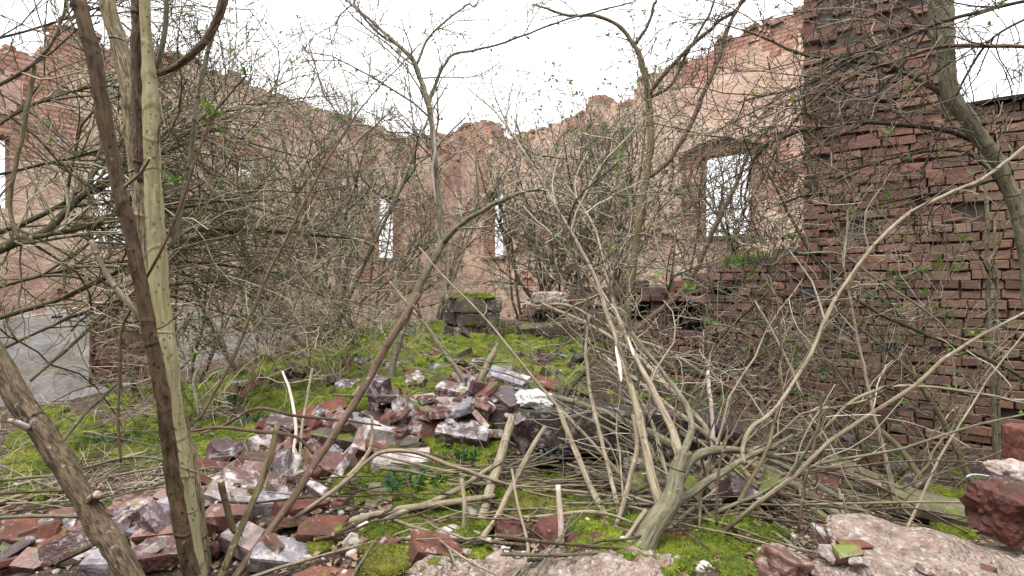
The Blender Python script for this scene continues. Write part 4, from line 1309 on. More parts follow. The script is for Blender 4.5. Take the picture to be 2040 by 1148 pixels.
# dry grass and fine litter
T = Tubes()
for _ in range(4200):
    z = rs.random()
    if z < 0.45: px, py = rs.uniform(-20, 620), rs.uniform(800, 1010)
    elif z < 0.76: px, py = rs.uniform(560, 1200), rs.uniform(645, 800)
    else: px, py = rs.uniform(1200, 1980), rs.uniform(820, 1060)
    q = hit(px, py)
    a = rs.uniform(0, 6.28); L = rs.uniform(0.06, 0.26) * (0.6 + q.y * 0.14); el_ = rs.choice((rs.uniform(-.05, .25), rs.uniform(0.3, 1.4)))
    d = Vector((math.cos(a) * math.cos(el_), math.sin(a) * math.cos(el_), math.sin(el_)))
    bend = Vector((rs.gauss(0, .25), rs.gauss(0, .25), -0.3)) * L
    pts = [q + d * L * t + bend * t * t for t in (0, .35, .7, 1)]
    r_ = rs.uniform(0.0007, 0.0014) * (0.7 + q.y * 0.17)
    T.add([tuple(p) for p in pts], [r_, r_, r_ * .8, r_ * .4], 3)
o = T.build('dry_grass', M['twig_straw'], None); tag(o, 'pale dry grass stalks strewn over moss and soil', 'grass', kind='stuff')
LT = Leaves()
for _ in range(6500):
    px, py = rs.uniform(-20, 2050), rs.uniform(660, 1146)
    q = hit(px, py) + Vector((0, 0, 0.006))
    a = rs.uniform(0, 6.28)
    LT.leaf(q, Vector((math.cos(a), math.sin(a), rs.uniform(-.2, .4))).normalized(), Vector((rs.gauss(0, .4), rs.gauss(0, .4), 1)).normalized(), rs.uniform(0.012, 0.035), rs.uniform(0.005, 0.011))
M['litter'] = brick_mat('leaf_litter', [(0.08, 0.05, 0.035), (0.2, 0.13, 0.08), (0.3, 0.21, 0.14)], 0, 0, 0.001)
o = LT.build('leaf_litter', M['litter'], None); tag(o, 'brown fallen leaf crumbs scattered on the ground', 'leaf litter', kind='stuff')
V, Fq = [], []
for k in range(2600):
    if k < 1500: px, py = rs.uniform(740, 1320), rs.uniform(1020, 1147)
    elif k < 2000: px, py = rs.uniform(1240, 1700), rs.uniform(1060, 1147)
    else: px, py = rs.uniform(0, 800), rs.uniform(960, 1147)
    q = hit(px, py); r_ = abs(rs.gauss(0, 0.0045)) + 0.002
    if rs.random() < 0.05: r_ *= 2.6
    S_ = ICO1 * (1 + NR.uniform(-.35, .35, (len(ICO1), 1))) * r_ * np.array([1, rs.uniform(.6, 1), rs.uniform(.5, .9)])
    V.append(S_ + np.array(q)); Fq.append(ICF1 + k * len(ICO1))
M['gravel'] = brick_mat('gravel', [(0.34, 0.28, 0.23), (0.5, 0.46, 0.42), (0.33, 0.13, 0.09), (0.62, 0.6, 0.57), (0.26, 0.2, 0.16)], 0.1, 0.0, 0.001)
me = mesh_np('gravel', np.concatenate(V), np.concatenate(Fq), False); me.materials.append(M['gravel'])
o = link('gravel', me); tag(o, 'pale mortar crumbs and red brick grit in the foreground', 'gravel', kind='stuff')
# bare crumbled mortar ground at the bottom centre
V, Fq = [], []
nx, ny = 90, 34
for j in range(ny):
    for i in range(nx):
        x = -0.34 + 0.9 * i / (nx - 1); y = 1.02 + 0.34 * j / (ny - 1)
        e = min(i, nx - 1 - i) / 14.0; f_ = min(j, ny - 1 - j) / 8.0
        m_ = min(1, e, f_)
        V.append((x, y, H(x, y) + 0.016 * m_ - 0.02 * (1 - m_) + 0.016 * mnoise.noise((x * 30, y * 30, 0)) + 0.01 * mnoise.noise((x * 80, y * 80, 4)) + 0.035 * min(0.15, mnoise.noise((x * 7, y * 7, 9)) + 0.6 * mnoise.noise((x * 18, y * 18, 2)) + 0.1)))
for j in range(ny - 1):
    for i in range(nx - 1):
        a = j * nx + i
        Fq.append((a, a + 1, a + nx + 1, a + nx))
me = mesh_np('mortar_rubble', np.array(V), np.array(Fq)); me.materials.append(M['mortar'])
o = link('mortar_rubble', me); tag(o, 'bare crumbled mortar ground at the bottom centre', kind='structure')

# small green plants on the ground
for k, (px, py, sz, lab) in enumerate([(825, 985, .045, 'dark green nettle clump on the bright foreground moss'), (925, 925, .035, 'dark green leafy clump under the big purple brick'), (700, 885, .04, 'dark glossy leaves in a gap of the brick heap'),
        (1025, 880, .03, 'small dark leaves by the brick standing on edge'), (1165, 695, .06, 'bluish green ground ivy patch right of the moss slope'), (1120, 720, .06, 'ground ivy patch behind the white plaster lump'),
        (530, 860, .05, 'dark ivy patch left of the brick heap crest'), (230, 890, .05, 'dark ivy patch behind the dark left stem'), (870, 735, .05, 'ivy patch in the middle of the moss slope'), (470, 820, .06, 'leafy ground patch left of the moss slope'),
        (700, 735, .06, 'ivy patch between moss cushions at left of the centre tree'), (1270, 760, .05, 'green leaf patch below the forked shrub limbs'), (1600, 1000, .03, 'small leaf sprig among the cut poles')]):
    q = hit(px, py)
    t = thing('ground_plant', q, lab, 'plant', 'small green ground plants')
    T = Tubes(); LV = Leaves()
    for _ in range(16):
        a = random.uniform(0, 6.28); rr_ = random.uniform(0, sz * 2.6)
        b_ = q + Vector((math.cos(a) * rr_, math.sin(a) * rr_ * 0.8, -0.01)); tp = b_ + Vector((random.gauss(0, .02), random.gauss(0, .02), random.uniform(.4, 1.2) * sz + 0.015))
        T.add([tuple(b_), tuple(b_.lerp(tp, .5) + Vector((.003, 0, 0))), tuple(tp)], [.0012, .001, .0008], 3)
        LV.cluster(tp, sz * 0.75, 5, 0.3)
    T.build('stems', M['twig_mossy'], t)['kind'] = 'stuff'; LV.build('leaves', M['leaf_dark'], t)

# ------------------------------------------------------------------ shrubs, trees, poles
def below_wall(p):
    x, y, z = p
    if (x - LR.O[0]) * LR.n[0] + (y - LR.O[1]) * LR.n[1] < 0.06: return False
    if (x - LL.O[0]) * LL.n[0] + (y - LL.O[1]) * LL.n[1] < 0.06: return False
    o_ = (x - LB.O[0]) * LB.n[0] + (y - LB.O[1]) * LB.n[1]
    if -0.7 < o_ < 0.02:
        s = (x - LB.O[0]) * LB.w[0] + (y - LB.O[1]) * LB.w[1]
        if s > B0 and z < topB(s) + 0.02: return False
    if y < 1.7: return False
    return True
QB = dict(wig=0.17, trop=0.04, kids=(4, 7), ang=(28, 75), leaf=0.06, lsize=0.035, shrink=(0.32, 0.62), arc=0.08, rmin=0.0022, ok=below_wall)
def qd(**k):
    d = dict(QB); d.update(k); return d

QSP = dict(wig=0.2, trop=0.05, kids=(0, 0), ang=(40, 80), leaf=0, lsize=0.01, shrink=(0.3, 0.5), arc=0.1, rmin=0.001)
def shrub(name, label, stems, bark, twm, cat='shrub', q=QB, leafm='leaf', sides=10, rough=0.07, group=None, base=None):
    """stems: list of dict(d=(d0, d1), p=[...], tw=(count, length, radius, level), part=name, mat=key)."""
    first = path(*stems[0]['d'], stems[0]['p'])
    b0 = Vector(first[np.argmin(first[:, 2])][:3]) if base is None else base
    t = thing(name, b0, label, cat, group)
    TT = Tubes(); LV = Leaves(); main_ = None
    for sdef in stems:
        pp_ = list(sdef['p'])
        def on(a, b):        # carry the end a on past the frame, away from b
            k_ = 340.0 / max(20.0, b[1] - a[1])
            return (a[0] + (a[0] - b[0]) * min(k_, 4.0) * 0.8, a[1] - 340, a[2] * 0.62)
        if pp_[0][1] <= -20: pp_ = [on(pp_[0], pp_[1])] + pp_
        if pp_[-1][1] <= -20: pp_ = pp_ + [on(pp_[-1], pp_[-2])]
        sdef['p'] = pp_
        S = path(*sdef['d'], sdef['p'], jit=sdef.get('jit', 0.0))
        T = Tubes(); big = max(p[2] for p in sdef['p']) >= 12
        add_path(T, S, (14 if big else 8))
        o = T.build(sdef.get('part', 'branch'), M[sdef.get('mat', bark)], t, rough=rough if big else 0.0, caps=True)
        if 'label' in sdef: o['label'] = sdef['label']
        if main_ is None: main_ = o
        elif sdef.get('part') in ('bark_scar', 'bark_strip', 'knot', 'stub'): o.parent = main_      # a piece of the main stem
        for tw in sdef.get('tw', []) if isinstance(sdef.get('tw', []), list) else [sdef['tw']]:
            twigs_along(TT, S, tw[0], tw[1], tw[2], tw[3], sdef.get('q', q), LV, *(tw[4:] if len(tw) > 4 else ()))
        Ls = float(np.linalg.norm(np.diff(S[:, :3], axis=0), axis=1).sum())
        twigs_along(TT, S, int(3 + Ls * 5), 0.035, 0.0022, 0, QSP, None)
        for (lx, ly, lz) in sdef.get('leaves', []):
            dd = np.interp(ly, sorted(p[1] for p in sdef['p']), [0, 1] if len(sdef['p']) == 2 else np.linspace(0, 1, len(sdef['p'])))
            LV.cluster(P(lx, ly, sum(sdef['d']) / 2), lz * 0.72, 6, 0.9)
    if TT.g:
        o = TT.build('twigs', M[twm], t); o['kind'] = 'stuff'
    LV.build('leaves', M[leafm], t)
    return t

QS = qd(kids=(2, 4), rmin=0.0012, leaf=0.15, lsize=0.02)
# foreground elder, left
shrub('elder_shrub', 'multi stemmed elder in the left foreground with pale, fissured and dark brown stems', [
    dict(d=(1.38, 1.28), part='stem', mat='bark_pale', label='pale greenish stem dotted with lenticels', p=[(288, -40, 30), (292, 60, 31), (296, 130, 36), (300, 200, 44), (304, 350, 48), (312, 500, 52), (325, 650, 57), (340, 760, 58), (352, 860, 54), (372, 1000, 56), (395, 1180, 60)]),
    dict(d=(1.52, 1.33), part='stem', mat='bark_rough', label='fissured yellowish brown stem', p=[(205, -40, 46), (222, 40, 48), (245, 120, 50), (262, 220, 48), (268, 300, 46), (280, 430, 44), (296, 600, 46), (325, 740, 50), (362, 880, 58), (385, 1000, 60), (405, 1180, 62)]),
    dict(d=(1.12, 1.18), part='stem', mat='bark_dark', label='dark reddish brown stem in front', p=[(148, -40, 46), (165, 30, 47), (188, 120, 46), (205, 220, 44), (225, 320, 42), (243, 400, 44), (265, 490, 40), (285, 590, 41), (303, 680, 41), (322, 780, 40), (335, 880, 40), (345, 960, 42), (362, 1050, 44), (388, 1180, 46)]),
    dict(d=(1.33, 1.42), part='stem', mat='bark_scaly', label='smooth brown upright stem ending at a joint', p=[(275, -40, 36), (275, 60, 37), (274, 180, 38), (277, 280, 38), (279, 330, 32), (283, 360, 26)]),
    dict(d=(1.36, 1.3), part='branch', mat='bark_scaly', p=[(312, 148, 16), (345, 136, 20), (385, 106, 22), (415, 72, 23), (436, 30, 24), (452, -40, 24)]),
    dict(d=(1.36, 1.34), part='branch', mat='bark_grey', p=[(310, 140, 14), (322, 100, 15), (328, 50, 14), (332, -40, 14)]),
    dict(d=(1.5, 1.55), part='branch', mat='bark_grey', p=[(340, 495, 16), (358, 430, 15), (378, 320, 15), (390, 220, 14), (408, 130, 13), (425, 60, 12), (445, -40, 12)], tw=(3, 0.25, 0.003, 1), q=QS),
    dict(d=(1.2, 1.25), part='shoot', mat='bark_red', p=[(290, 556, 9), (330, 482, 9), (362, 400, 9), (400, 285, 8), (425, 228, 7), (460, 185, 6), (492, 148, 5)], leaves=[(490, 143, .03), (486, 150, .025), (408, 212, .03), (412, 230, .025), (430, 226, .02), (345, 362, .028), (358, 360, .024), (335, 355, .02)]),
    dict(d=(1.12, 1.05), part='stub', mat='bark_tan', p=[(248, 372, 10), (272, 352, 9), (285, 338, 9), (298, 316, 8)]),
    dict(d=(1.13, 1.165), part='stub', mat='bark_tan', label='pale cut branch stub', p=[(182, 478, 15), (200, 520, 16), (228, 570, 16), (262, 612, 16), (296, 655, 14)]),
    dict(d=(1.16, 1.14), part='branch', mat='bark_red', p=[(262, 615, 8), (243, 655, 10), (238, 740, 10), (235, 830, 9), (238, 880, 9), (243, 922, 7)], leaves=[(248, 670, .014), (216, 775, .02)]),
    dict(d=(1.15, 1.2), part='twig', mat='bark_tan', p=[(222, 646, 4), (260, 650, 6), (300, 656, 7), (325, 650, 7), (348, 632, 7), (355, 625, 6)]),
    dict(d=(1.18, 1.22), part='branch', mat='bark_grey', p=[(-40, 960, 10), (60, 952, 10), (130, 944, 11), (190, 928, 10), (250, 912, 9), (310, 912, 9), (350, 925, 9), (395, 942, 8)]),
    dict(d=(1.3, 1.34), part='shoot', mat='bark_red', p=[(330, 350, 4), (312, 330, 5), (314, 270, 5), (318, 250, 4), (310, 345, 5)]),
    dict(d=(1.45, 1.7), part='shoot', mat='bark_grey', p=[(395, 830, 8), (385, 760, 8), (400, 720, 6), (384, 690, 5), (380, 650, 4)], leaves=[(384, 712, .035), (378, 685, .025)]),
], 'bark_dark', 'twig_brown', rough=0.10, base=P(392, 1180, 1.28))

shrub('leaning_trunk', 'thick scaly brown trunk leaning across the bottom left corner', [
    dict(d=(1.1, 1.0), part='trunk', mat='bark_scaly', p=[(-60, 640, 74), (0, 730, 76), (45, 800, 76), (95, 880, 70), (150, 965, 68), (200, 1050, 66), (245, 1120, 68), (285, 1200, 72)]),
    dict(d=(1.04, 0.98), part='stub', mat='wood_peeled', label='pale cut stub', p=[(52, 852, 24), (36, 844, 20), (22, 838, 15)]),
    dict(d=(1.05, 1.02), part='knot', mat='bark_scaly', p=[(165, 1010, 40), (180, 1000, 44), (196, 985, 26)]),
], 'bark_scaly', 'twig_brown', cat='tree trunk', rough=0.13, base=P(285, 1200, 1.0))

shrub('pruned_sapling', 'straight reddish brown cut stem slanting up from the bottom to the mound', [
    dict(d=(1.85, 1.25), part='stem', mat='bark_red', p=[(834, 585, 18), (802, 640, 21), (768, 692, 21), (735, 752, 21), (690, 830, 21), (640, 906, 21), (588, 986, 22), (530, 1065, 22), (460, 1165, 24)]),
    dict(d=(1.8, 1.8), part='stub', mat='bark_red', p=[(822, 608, 8), (834, 622, 10), (840, 634, 8)]),
], 'bark_red', 'twig_brown', cat='stem', base=P(460, 1165, 1.25))
shrub('forked_stump_shoot', 'olive cut shoot with a short side stub in the brick heap at left', [
    dict(d=(1.5, 1.28), part='stem', mat='bark_olive', p=[(552, 848, 16), (540, 900, 19), (520, 960, 19), (498, 1015, 19), (468, 1080, 20), (435, 1165, 22)]),
    dict(d=(1.32, 1.36), part='stub', mat='bark_olive', p=[(440, 958, 18), (450, 1010, 19), (464, 1052, 18), (478, 1062, 14)]),
], 'bark_olive', 'twig_brown', base=P(435, 1165, 1.28))
shrub('slender_sapling', 'slender purplish shoot slanting from the left moss up towards the sky', [
    dict(d=(1.95, 2.5), part='stem', mat='bark_red', p=[(398, 835, 9.4), (430, 775, 9.4), (465, 712, 10.1), (505, 615, 10.1), (540, 535, 9.4), (580, 455, 8.6), (640, 338, 7), (690, 260, 5.5), (740, 190, 3.9), (790, 140, 3.1), (830, 95, 2.3)], tw=(6, 0.3, 0.003, 1), q=QS,
         leaves=[(500, 612, .03), (488, 640, .03)]),
    dict(d=(1.96, 2.2), part='branch', mat='bark_grey', p=[(470, 705, 4.7), (520, 640, 4.7), (560, 580, 3.9), (600, 540, 3.9), (640, 520, 3.1), (690, 505, 2.3)], tw=(5, 0.25, 0.003, 1), q=QS),
], 'bark_red', 'twig_grey', base=P(398, 835, 1.95))

# centre tree
cb = hit(776, 772)
dq = cb.y
shrub('centre_tree', 'slim forked tree rising from the moss slope at the centre', [
    dict(d=(dq, dq + .3), part='trunk', mat='bark_grey', p=[(774, 780, 22), (784, 720, 20), (800, 660, 21), (822, 600, 22), (845, 550, 22), (868, 510, 20), (884, 480, 18)]),
    dict(d=(dq + .3, dq + .6), part='limb', mat='bark_grey', p=[(884, 484, 15), (876, 430, 14), (870, 360, 15), (864, 290, 15), (856, 225, 15), (840, 165, 14), (822, 118, 12), (782, 80, 10), (735, 40, 8), (690, 0, 6)], tw=[(16, 0.75, 0.006, 2)]),
    dict(d=(dq + .3, dq - .3), part='limb', mat='bark_grey', p=[(884, 484, 15), (915, 450, 13), (960, 420, 12), (1010, 395, 11), (1060, 379, 9), (1120, 385, 7), (1180, 420, 5)], tw=[(8, 0.6, 0.005, 2)]),
    dict(d=(dq + .55, dq + .5), part='limb', mat='bark_grey', p=[(852, 215, 9), (868, 165, 9), (885, 130, 8), (905, 108, 7), (960, 98, 6), (1040, 72, 6), (1110, 45, 5), (1200, 20, 5), (1260, 5, 4)], tw=[(8, 0.5, 0.004, 2)]),
    dict(d=(dq + .55, dq + .8), part='limb', mat='bark_grey', p=[(830, 130, 8), (845, 90, 7), (880, 50, 6), (930, 10, 5), (960, -20, 4)], tw=[(8, 0.5, 0.004, 2)]),
    dict(d=(dq + .55, dq + .8), part='limb', mat='bark_grey', p=[(800, 95, 8), (760, 70, 7), (720, 30, 6), (700, -20, 5)], tw=[(8, 0.6, 0.004, 2)]),
    dict(d=(dq + .25, dq + .4), part='bark_strip', mat='wood_peeled', label='pale torn strip of bark', p=[(864, 236, 5), (866, 300, 6), (862, 340, 6), (868, 400, 5), (876, 460, 5), (874, 500, 4)]),
], 'bark_grey', 'twig_grey', cat='tree', q=qd(kids=(3, 5), leaf=0.1, lsize=0.025), base=cb)

# dark tree right of the centre
rb = hit(1238, 700)
dr = min(rb.y, 5.0)
shrub('dark_tree', 'dark olive trunk right of the centre forking against the sky', [
    dict(d=(dr, dr), part='trunk', mat='bark_olive', p=[(1238, 700, 24), (1248, 640, 21), (1260, 540, 20), (1272, 450, 19), (1288, 350, 18), (1296, 270, 18), (1291, 185, 17), (1275, 115, 13), (1264, 88, 12), (1230, 50, 10), (1185, 32, 9), (1130, 30, 7), (1060, 8, 5)], tw=[(14, 0.7, 0.006, 2, None, 0.35)] if False else [(12, 0.7, 0.006, 2)]),
    dict(d=(dr, dr), part='limb', mat='bark_mossy', p=[(1264, 90, 10), (1290, 52, 8), (1302, 10, 7), (1310, -30, 6)], tw=[(4, 0.5, 0.004, 1)]),
    dict(d=(dr, dr - .4), part='limb', mat='bark_mossy', p=[(1292, 190, 12), (1325, 145, 11), (1375, 95, 11), (1430, 45, 10), (1500, -20, 9)], tw=[(10, 0.6, 0.005, 2)]),
    dict(d=(dr, dr - .2), part='limb', mat='bark_mossy', p=[(1294, 195, 9), (1335, 172, 9), (1360, 125, 8), (1400, 50, 7), (1430, -20, 6)], tw=[(4, 0.5, 0.004, 2)]),
    dict(d=(dr, dr - .5), part='limb', mat='bark_scaly', p=[(1294, 352, 13), (1335, 318, 13), (1368, 262, 13), (1398, 195, 13), (1432, 115, 11), (1458, 40, 9), (1485, -30, 8)], tw=[(12, 0.7, 0.005, 2)]),
    dict(d=(dr, dr - .7), part='limb', mat='bark_scaly', p=[(1246, 680, 18), (1290, 640, 18), (1345, 595, 17), (1385, 540, 15), (1408, 490, 14), (1440, 420, 13), (1470, 360, 11), (1500, 290, 8), (1560, 230, 5)], tw=[(5, 0.6, 0.005, 2)]),
], 'bark_olive', 'twig_brown', cat='tree', q=qd(kids=(3, 5), leaf=0.1, lsize=0.03), base=P(1238, 705, dr))

# forked shrub in the right foreground
QF = qd(kids=(2, 4), rmin=0.0013, leaf=0.03)
shrub('forked_shrub', 'forked grey green shrub in the right foreground with splayed bare limbs', [
    dict(d=(1.28, 1.42), part='trunk', mat='bark_grey', p=[(1258, 1180, 78), (1282, 1085, 66), (1312, 1035, 60), (1338, 992, 52), (1350, 940, 42), (1360, 902, 32)]),
    dict(d=(1.38, 2.6), part='limb', mat='bark_tan', p=[(1322, 1020, 30), (1303, 960, 26), (1284, 880, 22), (1266, 800, 19), (1247, 740, 16), (1228, 680, 14), (1208, 620, 12), (1183, 550, 10), (1140, 465, 8), (1090, 380, 6), (1040, 295, 5), (985, 222, 4), (930, 175, 3)], tw=[(16, 0.5, 0.004, 2, None)] if False else [(16, 0.5, 0.004, 2)]),
    dict(d=(1.42, 2.5), part='limb', mat='bark_tan', p=[(1356, 912, 28), (1338, 850, 21), (1306, 790, 18), (1270, 720, 14), (1238, 650, 11), (1218, 590, 9), (1202, 520, 8), (1178, 440, 6), (1130, 370, 4)], tw=[(14, 0.45, 0.004, 2)]),
    dict(d=(1.42, 2.4), part='limb', mat='bark_grey', p=[(1360, 905, 22), (1378, 858, 19), (1372, 818, 15), (1342, 768, 12), (1300, 715, 10), (1262, 668, 9), (1205, 600, 7), (1130, 500, 5), (1075, 445, 4)], tw=[(10, 0.45, 0.004, 2)]),
    dict(d=(1.42, 1.9), part='limb', mat='bark_grey', p=[(1352, 955, 30), (1374, 917, 26), (1410, 901, 24), (1455, 897, 21), (1505, 903, 17), (1565, 917, 13), (1650, 945, 9)], tw=[(5, 0.35, 0.004, 1)]),
    dict(d=(1.4, 1.75), part='limb', mat='bark_grey', p=[(1340, 1005, 27), (1395, 968, 22), (1448, 936, 20), (1495, 906, 16), (1540, 888, 13), (1578, 868, 8)], tw=[(4, 0.3, 0.004, 1)]),
    dict(d=(1.6, 2.3), part='limb', mat='bark_tan', label='long pale limb arching to the right edge', p=[(1482, 925, 15), (1480, 890, 13), (1500, 850, 12), (1545, 815, 12), (1585, 755, 11), (1622, 690, 11), (1652, 620, 11), (1692, 555, 11), (1742, 488, 11), (1802, 432, 12), (1872, 394, 12), (1950, 360, 12), (2000, 326, 12), (2070, 270, 12)], tw=[(8, 0.4, 0.004, 1)]),
    dict(d=(1.95, 1.35), part='shoot', mat='bark_tan', p=[(1112, 812, 12), (1150, 908, 15), (1186, 990, 17), (1234, 1078, 18), (1262, 1150, 18)]),
    dict(d=(2.2, 1.35), part='shoot', mat='bark_tan', p=[(1174, 630, 7), (1167, 715, 9), (1179, 800, 10), (1200, 880, 11), (1224, 980, 12), (1240, 1060, 13), (1256, 1150, 14)], tw=[(5, 0.3, 0.003, 1)]),
    dict(d=(1.7, 1.4), part='shoot', mat='bark_tan', p=[(1262, 826, 13), (1269, 890, 13), (1256, 950, 13), (1240, 1010, 13), (1226, 1060, 12), (1236, 1120, 12)]),
    dict(d=(1.65, 1.75), part='bark_scar', mat='wood_peeled', label='white peeled patch', p=[(1238, 762, 5), (1236, 735, 11), (1230, 708, 9), (1226, 690, 4)]),
    dict(d=(1.78, 1.88), part='bark_scar', mat='wood_peeled', label='white peeled patch', p=[(1276, 742, 4), (1266, 715, 9), (1256, 690, 8), (1250, 672, 4)]),
], 'bark_grey', 'twig_grey', q=QF, rough=0.09, base=P(1258, 1180, 1.28))

# old tree at the right edge with mossy limbs
QM = qd(kids=(3, 5), rmin=0.0025, leaf=0.05, lsize=0.03, trop=-0.01, wig=0.2)
shrub('old_tree', 'old grey barked tree at the right edge with mossy limbs spreading left', [
    dict(d=(2.75, 2.6), part='trunk', mat='bark_grey', p=[(1872, -60, 56), (1880, 40, 52), (1886, 130, 50), (1896, 190, 52), (1930, 245, 52), (1975, 305, 46), (2005, 360, 42), (2030, 430, 46), (2052, 560, 52), (2066, 740, 56), (2078, 960, 66)]),
    dict(d=(2.72, 3.2), part='limb', mat='bark_mossy', p=[(1905, 205, 17), (1845, 168, 16), (1772, 132, 14), (1692, 122, 11), (1612, 112, 9), (1540, 84, 7), (1480, 60, 5)], tw=[(15, 0.7, 0.005, 2)]),
    dict(d=(2.70, 3.1), part='limb', mat='bark_mossy', p=[(2012, 360, 21), (1952, 288, 19), (1880, 259, 17), (1800, 250, 15), (1730, 243, 14), (1650, 251, 12), (1572, 268, 11), (1505, 315, 8), (1482, 400, 6)], tw=[(17, 0.65, 0.005, 2)]),
    dict(d=(2.4, 3.0), part='limb', mat='bark_scaly', p=[(2080, 95, 14), (1962, 91, 14), (1870, 94, 13), (1782, 122, 12), (1702, 150, 10), (1620, 202, 8), (1560, 272, 7), (1525, 345, 5), (1480, 430, 3)], tw=[(16, 0.7, 0.005, 2)]),
    dict(d=(2.4, 3.1), part='limb', mat='bark_mossy', p=[(2080, -5, 13), (1962, 20, 13), (1862, 50, 12), (1782, 82, 11), (1702, 118, 9), (1602, 170, 7), (1470, 204, 4)], tw=[(16, 0.7, 0.005, 2)]),
    dict(d=(2.4, 2.7), part='limb', mat='bark_mossy', p=[(2080, 20, 9), (1980, 75, 9), (1925, 150, 8), (1885, 240, 7), (1840, 330, 5)], tw=[(10, 0.5, 0.004, 2)]),
    dict(d=(2.69, 3.2), part='limb', mat='bark_mossy', p=[(2035, 430, 12), (1960, 330, 11), (1900, 300, 10), (1800, 310, 9), (1700, 340, 7), (1600, 390, 5), (1520, 420, 3)], tw=[(12, 0.6, 0.004, 2)]),
    dict(d=(2.7, 3.3), part='limb', mat='bark_mossy', p=[(1885, 120, 12), (1830, 40, 11), (1760, -20, 9), (1700, -60, 8)], tw=[(8, 0.7, 0.005, 2)]),
    dict(d=(2.70, 3.6), part='limb', mat='bark_mossy', p=[(2010, 350, 12), (1900, 380, 10), (1780, 400, 8), (1650, 440, 6), (1540, 480, 4)], tw=[(12, 0.6, 0.004, 2)]),
], 'bark_grey', 'twig_brown', cat='tree', q=QM, rough=0.09, base=P(2078, 960, 2.6))

# saplings by the right brick wall
QR = qd(kids=(2, 4), rmin=0.0014, leaf=0.25, lsize=0.035)
shrub('sapling', 'upright greenish sapling in front of the brick wall near the right edge', [
    dict(d=(3.2, 3.25), part='stem', mat='bark_grey', p=[(1985, 940, 18), (1979, 800, 17), (1973, 680, 16), (1969, 560, 14), (1966, 430, 12), (1962, 320, 8)], tw=[(10, 0.45, 0.004, 1)]),
    dict(d=(3.2, 3.2), part='stem', mat='bark_grey', p=[(1990, 940, 12), (1990, 800, 11), (1988, 680, 10), (1984, 560, 9), (1982, 440, 7)], tw=[(6, 0.4, 0.004, 1)]),
], 'bark_grey', 'twig_grey', cat='sapling', q=QR, base=P(1985, 940, 3.2))
shrub('sapling', 'thick olive shoot leaning left from below the brick wall', [
    dict(d=(2.95, 3.3), part='stem', mat='bark_olive', p=[(1938, 965, 20), (1915, 915, 20), (1885, 850, 18), (1842, 780, 15), (1792, 720, 12), (1720, 660, 9), (1650, 600, 6)], tw=[(10, 0.5, 0.004, 1)]),
], 'bark_olive', 'twig_grey', cat='sapling', q=QR, base=P(1938, 965, 2.95))
shrub('sapling', 'tan pole shoot leaning left under the arching branch by the wall', [
    dict(d=(2.7, 3.3), part='stem', mat='bark_olive', p=[(1835, 955, 18), (1795, 895, 19), (1745, 850, 16), (1700, 790, 12), (1655, 730, 9), (1600, 640, 6), (1570, 540, 4)], tw=[(8, 0.5, 0.004, 1)]),
], 'bark_olive', 'twig_grey', cat='sapling', q=QR, base=P(1835, 955, 2.7))
shrub('sapling', 'thin pale green shoot standing left of the tan pole shoot', [
    dict(d=(2.35, 2.7), part='stem', mat='bark_tan', p=[(1785, 1010, 13), (1770, 930, 13), (1748, 850, 11), (1732, 780, 10), (1712, 690, 9), (1695, 600, 7), (1680, 520, 5), (1690, 440, 4)], tw=[(12, 0.5, 0.004, 1)]),
], 'bark_tan', 'twig_grey', cat='sapling', q=QR, base=P(1785, 1010, 2.35))
shrub('bent_branch', 'pale bent branch arching low across the right brick wall', [
    dict(d=(2.1, 2.3), part='stem', mat='bark_tan', p=[(1620, 880, 6), (1690, 805, 9), (1745, 778, 10), (1770, 771, 10), (1840, 770, 10), (1920, 780, 11), (2000, 794, 11), (2080, 802, 12)], tw=[(5, 0.35, 0.003, 1)]),
], 'bark_tan', 'twig_grey', cat='branch', q=QR, base=P(1620, 880, 2.1))
shrub('bent_branch', 'dark mossy branch slanting down across the right wall to the edge', [
    dict(d=(2.9, 2.4), part='stem', mat='bark_mossy', p=[(1530, 345, 6), (1560, 402, 7), (1602, 482, 9), (1660, 560, 10), (1740, 618, 10), (1830, 660, 11), (1960, 712, 12), (2080, 775, 12)], tw=[(8, 0.5, 0.004, 2)]),
], 'bark_mossy', 'twig_grey', cat='branch', q=QR, base=P(2080, 775, 2.4))
shrub('bent_branch', 'whitish branch crossing in front of the low wall end', [
    dict(d=(2.7, 2.6), part='stem', mat='bark_tan', p=[(1590, 505, 5), (1650, 503, 7), (1690, 515, 8), (1730, 545, 8), (1800, 590, 7), (1870, 640, 6), (1900, 680, 5)], tw=[(6, 0.5, 0.004, 2)]),
], 'bark_tan', 'twig_grey', cat='branch', q=QR, base=P(1590, 505, 2.7))
shrub('bent_branch', 'pale fallen branch arching over the low wall holes', [
    dict(d=(4.0, 3.0), part='stem', mat='bark_tan', p=[(1060, 612, 5), (1120, 607, 8), (1180, 632, 9), (1240, 668, 10), (1330, 700, 9), (1430, 760, 8), (1520, 800, 6)], tw=[(16, 0.6, 0.004, 2)]),
], 'bark_tan', 'twig_grey', cat='branch', q=QR, base=P(1520, 800, 3.0))

